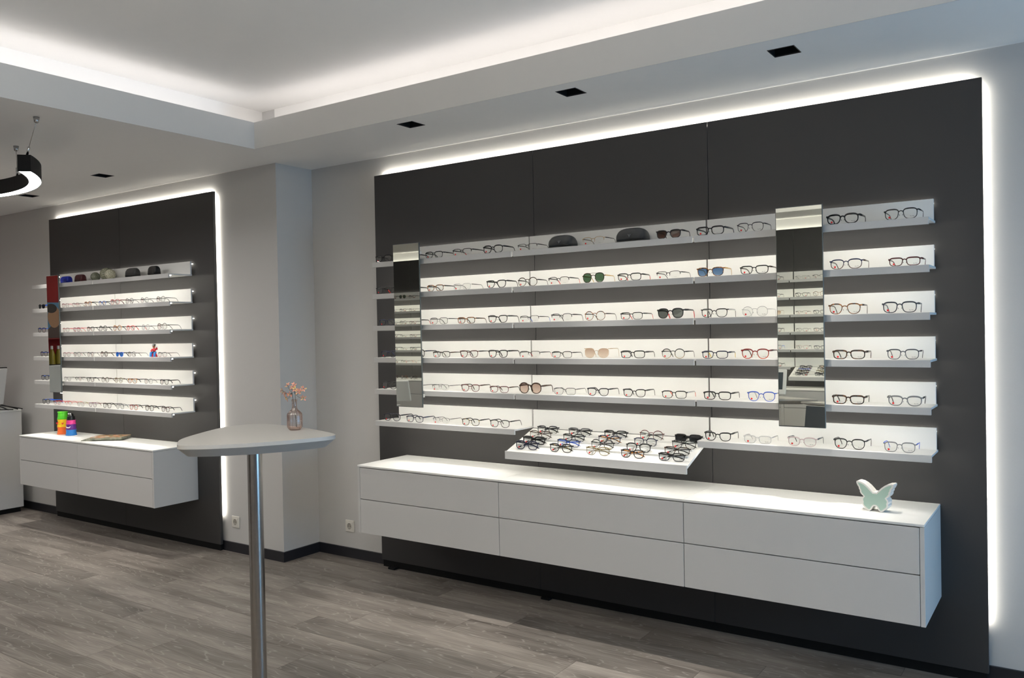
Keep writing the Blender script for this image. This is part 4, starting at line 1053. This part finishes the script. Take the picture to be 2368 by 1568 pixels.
# ------------------------------------------------------------------ sockets
for x, y, lb in [(-1.178, YW2, 'white wall socket beside the far panel, partly in its glow'), (-.342, YB, 'white wall socket beside the drawer cabinet, right of the pillar')]:
    s = thing('wall_socket', lb, 'socket', (x, y, .222), 0, 'white wall sockets')
    h = .042
    put('cover_plate', MB().bbox(-h, h, -.009, 0, -h, h, .003), M['socket'], s)
    put('insert', MB().bbox(-.029, .029, -.0115, -.0085, -.029, .029, .002), M['socket'], s)
    put('socket_well', MB().lathe([(.022, 0), (.0205, .0006), (.020, 0), (.0005, .0002)], 28), M['gap'] if False else mat('socket_well', (.40, .38, .33), .5), s)
    w = s.children[-1]; w.rotation_euler = (PI / 2, 0, 0); w.location = (0, -.0117, 0)
    for q in (-1, 1): put('pin_hole', MB().disc((q * .0095, -.0127, 0), .003, 12, 'y', True), M['blackbox'], s)
    for q in (-1, 1): put('earth_clip', MB().bbox(-.003, .003, -.0145, -.0118, q * .0185 - .002, q * .0185 + .002, .0005), M['chrome'], s)

# ------------------------------------------------------------------ white counter with monitor at the far left
ct = thing('counter', 'white box counter cut off at the far left edge, on a dark plinth', 'counter', (-4.135, -.36, 0))
put('counter_body', MB().bbox(-.75, 0, -2.4, 0, .045, .926, .002), M['front'], ct)
put('counter_top', MB().bbox(-.76, .0, -2.41, .0, .927, .945, .002), M['white'], ct)
put('plinth', MB().box(-.72, -.02, -2.37, -.02, 0, .045), M['blackbox'], ct)
mo = thing('monitor', 'white-backed computer screen tilted back on the white counter', 'monitor', (-4.40, -.82, .945), 0)
ms = put('screen_back', MB().bbox(-.014, .014, -.42, .42, .02, .37, .006), M['front'], mo); ms.rotation_euler = (0, math.radians(16), 0); ms.location = (.0, 0, .02)
put('bezel', MB().bbox(-.018, -.0145, -.425, .425, .015, .376, .0015), M['blackbox'], ms)
put('stand', MB().box(-.03, .02, -.06, .06, .004, .16), M['front'], mo)
put('stand_base', MB().bbox(-.11, .11, -.14, .14, 0, .008, .002), M['front'], mo)
rg = random.Random(3)
cbm = MB()
for k in range(4):
    p = [(0, -.06 + .03 * k, .02)]
    for q in range(5): p.append((.03 + .03 * q + rg.uniform(-.01, .02), -.05 + .05 * q + rg.uniform(-.04, .04), .06 * abs(math.sin(q * 1.3 + k)) + .006))
    p.append((.2, .22 + .04 * k, .006))
    cbm.tube(p, .0045, 6)
tag(put('cable_tangle', cbm, M['cable'], None, (-4.27, -.72, .945)), 'tangle of black cables on the counter below the screen', 'cable')

# ------------------------------------------------------------------ curved pendant lamp
RC, RO, RW, A0, A1 = (-1.534, -2.662), 1.114, .067, 0.8088, 3.1088
pend = thing('pendant_lamp', 'curved black pendant lamp with glowing underside, hung near the left edge', 'lamp', (RC[0], RC[1], 2.500))
def arc(r, z, a): return (r * math.cos(a), r * math.sin(a), z)
na = 64
hs = MB(); df = MB()
ring_pts = []
for i in range(na + 1):
    a = A0 + (A1 - A0) * i / na
    ring_pts.append([arc(RO, 0, a), arc(RO, .092, a), arc(RO - RW, .092, a), arc(RO - RW, 0, a)])
vs = [p for q in ring_pts for p in q]; fs = []
for i in range(na):
    for k in range(3): fs.append((4 * i + k, 4 * i + k + 1, 4 * i + 4 + k + 1, 4 * i + 4 + k))
fs += [(0, 3, 2, 1), (4 * na, 4 * na + 1, 4 * na + 2, 4 * na + 3)]
hs.add(vs, fs, 0, False)
put('lamp_housing', hs, M['blackbox'], pend)
dv = []
for i in range(na + 1):
    a = A0 + (A1 - A0) * (.004 + .992 * i / na)
    dv += [arc(RO - .004, .0015, a), arc(RO - RW + .004, .0015, a), ]
df.add(dv, [(2 * i, 2 * i + 1, 2 * i + 3, 2 * i + 2) for i in range(na)])
put('diffuser', df, M['led_pend'], pend, label='glowing white diffuser')
for (bx, by), (tx, ty) in [((-.815, -1.852), (-.671, -1.8665)), ((-1.466, -1.598), (-1.461, -1.603))]:
    lo = Vector((bx - RC[0], by - RC[1], .092)); hi = Vector((tx - RC[0], ty - RC[1], ZC - 2.5))
    d = (hi - lo).normalized()
    put('cable_gripper', MB().tube([lo, lo + d * .055], .0065, 10), M['chrome'], pend)
    put('suspension_cable', MB().tube([lo + d * .055, hi - Vector((0, 0, .02))], .0013, 6), M['steel'], pend)
    put('ceiling_cap', MB().lathe([(.008, -.03), (.012, -.026), (.016, 0), (.0005, 0)], 14, c=tuple(hi)), M['chrome'], pend)

# ------------------------------------------------------------------ what the mirrors show: facing wall, desks, red wall corner
YO = -6.44
pf = panel('dark anthracite panel on the facing wall, seen only in the mirrors', -5.95, (-4.9, 1.13), 2.25, YO, (), False, face=-1)
for k, (xa, xb, sname) in enumerate([(-5.75, -4.0, 'far'), (.06, 1.127, 'near'), (1.133, 2.2, 'end')]):
    for i in range(6):
        if i == 5 and k == 2: continue
        shelf('white lit shelf, %s row, %s section of the facing wall' % (ROW[i], sname), xa, xb, YO, ztop(i), 'lit shelves of the facing wall', face=-1)
        xs = {0: [-5.32, -5.12, -4.92, -4.72], 1: [.75, .95], 2: [1.26, 1.46]}[k]
        for j, x in enumerate(xs):
            sp = MAIN[(i + 1) % 6][(3 * j + k + i) % 9 + 1]
            sp = (x, .148) + tuple(sp[2:])
            glasses(sp, (x, YO + .168, ztop(i) + .0005), '%s glasses on the %s facing-wall shelf, %s section, %s' % ({'black': 'black'}.get(sp[2], 'dark'), ROW[i], sname, ORD[j]), 'glasses on the facing wall', rz=PI, dots=True)
tray('sloped white tray on the facing wall, seen in the right mirror', 1.136, 2.19, face=-1, yp=YO)
for i in range(4):
    yy = (-.075, -.140, -.205, -.268)[i]; zz = TZ + (TZF - TZ) * ((yy - TY) / (TYF - TY))
    for j, x in enumerate((1.27, 1.49)):
        sp = TRAY[(i + 1) % 4][(j + 1) % 5]; sp = (x, .15) + tuple(sp[2:])
        glasses(sp, (x, YO - yy, zz + .0012), 'folded glasses on the facing-wall tray, %s row, %s' % (TRN[i], ORD[j]), 'folded glasses on the facing-wall tray', rz=PI, folded=True, dots=True)
for k, (xa, xb, nm) in enumerate([(-5.8, -4.75, 'far end'), (-4.75, -3.7, 'second'), (.0, 1.1, 'third'), (1.1, 2.2, 'near end')]):
    cabinet('white wall-hung drawer cabinet on the facing wall, %s' % nm, xa, xb, YO, .46, 'drawer cabinets on the facing wall', True, True, face=-1)
for j in range(7):
    x = (-5.2, -4.98, -4.78, -5.28, -5.05, -4.85, -4.66)[j]; y = YO + (.12, .12, .12, .27, .27, .27, .27)[j]
    sp = TRAY[j % 4][(j * 2) % 5]; sp = (x, .15) + tuple(sp[2:])
    glasses(sp, (x, y, CT + .0005), 'folded glasses lying on the facing cabinet, %s' % ORD[j], 'folded glasses on the facing cabinet', rz=PI + .1, folded=True, dots=False)

def boat(L, Wd, n=24):
    pts = []
    for i in range(n + 1): t = i / n; pts.append((-L / 2 + L * t, -Wd / 2 * math.sin(PI * min(1, t * .5 + .5)) if t > .0 else -Wd / 2))
    for i in range(n, -1, -1): t = i / n; pts.append((-L / 2 + L * t, Wd / 2 * math.sin(PI * min(1, t * .5 + .5))))
    return pts[:-1]
def desk(label, x, y, rz, L=1.3, Wd=.75):
    d = thing('consulting_desk', label, 'desk', (x, y, 0), rz, 'consulting desks')
    o = boat(L, Wd); n = len(o); o2 = [(a * .86 - .06, b * .7) for a, b in o]
    top = MB().add([(a, b, .80) for a, b in o] + [(a, b, .785) for a, b in o] + [(a, b, .745) for a, b in o2],
                   [tuple(range(n))] + [(i, n + i, n + (i + 1) % n, (i + 1) % n) for i in range(n)] + [(n + i, 2 * n + i, 2 * n + (i + 1) % n, n + (i + 1) % n) for i in range(n)] + [tuple(range(3 * n - 1, 2 * n - 1, -1))])
    put('desk_top', top, M['table'], d)
    put('desk_body', MB().bbox(-L * .45, L * .02, -Wd * .3, Wd * .3, 0, .744, .003), M['front'], d)
    return d
def screen(label, x, y, z, rz, w=.5, h=.34):
    m = thing('desk_monitor', label, 'monitor', (x, y, z), rz, 'desk monitors')
    s = put('screen_shell', MB().bbox(-w / 2, w / 2, -.012, .012, .05, .05 + h, .004), M['white'], m); s.rotation_euler = (math.radians(-14), 0, 0)
    put('display', MB().box(-w / 2 + .03, w / 2 - .03, -.0135, -.0122, .10, .02 + h), mat('dark_display', (.06, .075, .085), .15), s)
    put('stand', MB().box(-.05, .05, .0, .05, .006, .12), M['white'], m)
    put('stand_base', MB().bbox(-.12, .12, -.02, .14, 0, .008, .002), M['white'], m)
desk('boat-shaped white consulting desk with white-framed screen, seen in the right mirror', 1.17, -4.72, .0)
screen('white-framed screen on the consulting desk seen in the right mirror', 1.30, -4.56, .80, PI, .5, .25)
desk('boat-shaped white consulting desk pointing left, low in the right mirror', 2.38, -4.44, PI)
ch = thing('office_chair', 'grey chair with a tall back beside the desk, low in the right mirror', 'chair', (2.25, -3.72, 0), .25)
M['grey_fabric'] = mat('grey_chair_fabric', (.16, .17, .18), .8, var=.1, scale=200)
bk = put('backrest', MB().prism([(-.21, .46), (.21, .46), (.17, .86), (-.17, .86)], .20, .245), M['grey_fabric'], ch)
put('seat', MB().bbox(-.23, .23, -.24, .22, .42, .48, .015), M['grey_fabric'], ch)
put('pedestal', MB().lathe([(.025, .05), (.025, .42)], 16), M['chrome'], ch)
put('foot_plate', MB().lathe([(.0005, 0), (.24, 0), (.24, .012), (.03, .05), (.0005, .05)], 32), M['chrome'], ch)
desk('boat-shaped white consulting desk seen low in the left mirror', -1.15, -3.05, PI)
screen('white screen turned away on the desk near the far mirror view', -1.97, -2.72, .80, -.25, .52, .22)

# red corner
RX = XL + .031
tag(put('red_cladding', MB().bbox(0, .03, -3.2, -1.25, 0, 2.60, .002), M['wall_left'], None, (XL, 0, 0)), 'dark red wall panel at the far end, reflected in the far mirror', 'wall panel')
rb = thing('red_wall_shelf', 'red and white shelf unit on the red panel, reflected in the far mirror', 'shelf', (RX, -2.27, 0))
M['red_board'] = mat('dark_red_board', (.22, .008, .008), .4)
for z in (1.575, 1.13): put('shelf_board', MB().bbox(.0, .22, -.25, .36, z - .012, z, .001), M['red_board'], rb)
put('red_front', MB().bbox(.16, .18, -.25, .345, .86, 1.117, .001), M['red_board'], rb)
put('shelf_upright', MB().bbox(.0, .2, .345, .36, .681, 1.562, .001), M['white'], rb)
put('cabinet_block', MB().bbox(.0, .24, -.25, .37, .0, .68, .002), M['front'], rb)
po = thing('poster', 'portrait poster standing on the red wall shelf, in the far mirror', 'poster', (RX + .05, -2.145, 1.576))
pc = lambda n, c: mat(n, c, .5)
put('print_sheet', MB().box(0, .004, -.16, .16, 0, .42), pc('poster_blue', (.10, .25, .42)), po)
def ell(cy, cz, ry, rz, n=24): return [(.0046, cy + ry * math.cos(2 * PI * k / n), cz + rz * math.sin(2 * PI * k / n)) for k in range(n)]
put('printed_jacket', MB().add([(.0044, -.16, .0), (.0044, .16, .0), (.0044, .15, .10), (.0044, .10, .15), (.0044, -.06, .15), (.0044, -.16, .10)], [(0, 1, 2, 3, 4, 5)]), pc('poster_brown', (.10, .06, .05)), po)
put('printed_face', MB().add(ell(.07, .25, .075, .13), [tuple(range(24))]), pc('poster_skin', (.45, .24, .13)), po)
put('printed_hair', MB().add([(.005, y, z) for x, y, z in ell(.10, .35, .065, .055)], [tuple(range(24))]), pc('poster_hair', (.03, .018, .012)), po)
for k, (nm, y, z, hs) in enumerate([('amber', -2.00, 1.131, 1.9), ('amber', -2.075, 1.131, 1.9), ('amber', -2.15, 1.131, 1.9), ('teal', -1.99, .681, .85), ('teal', -2.065, .681, .85), ('teal', -2.14, .681, .85)]):
    b = thing('cleaner_bottle', '%s bottle on the red wall shelf, %s from the upright' % (nm, ORD[k % 3]), 'bottle', (RX + .19 if nm == 'teal' else RX + .12, y, z), 0, 'bottles on the red wall shelf')
    b.scale = (1, 1, hs)
    put('bottle_body', MB().lathe([(.0005, 0), (.032, 0), (.034, .01), (.034, .13), (.02, .155), (.012, .165)], 20), mat('bottle_' + nm, (.30, .24, .03) if nm == 'amber' else (.04, .30, .36), .2), b)
    put('bottle_cap', MB().lathe([(.014, .165), (.014, .185), (.0005, .186)], 16), M['plainwhite'], b)
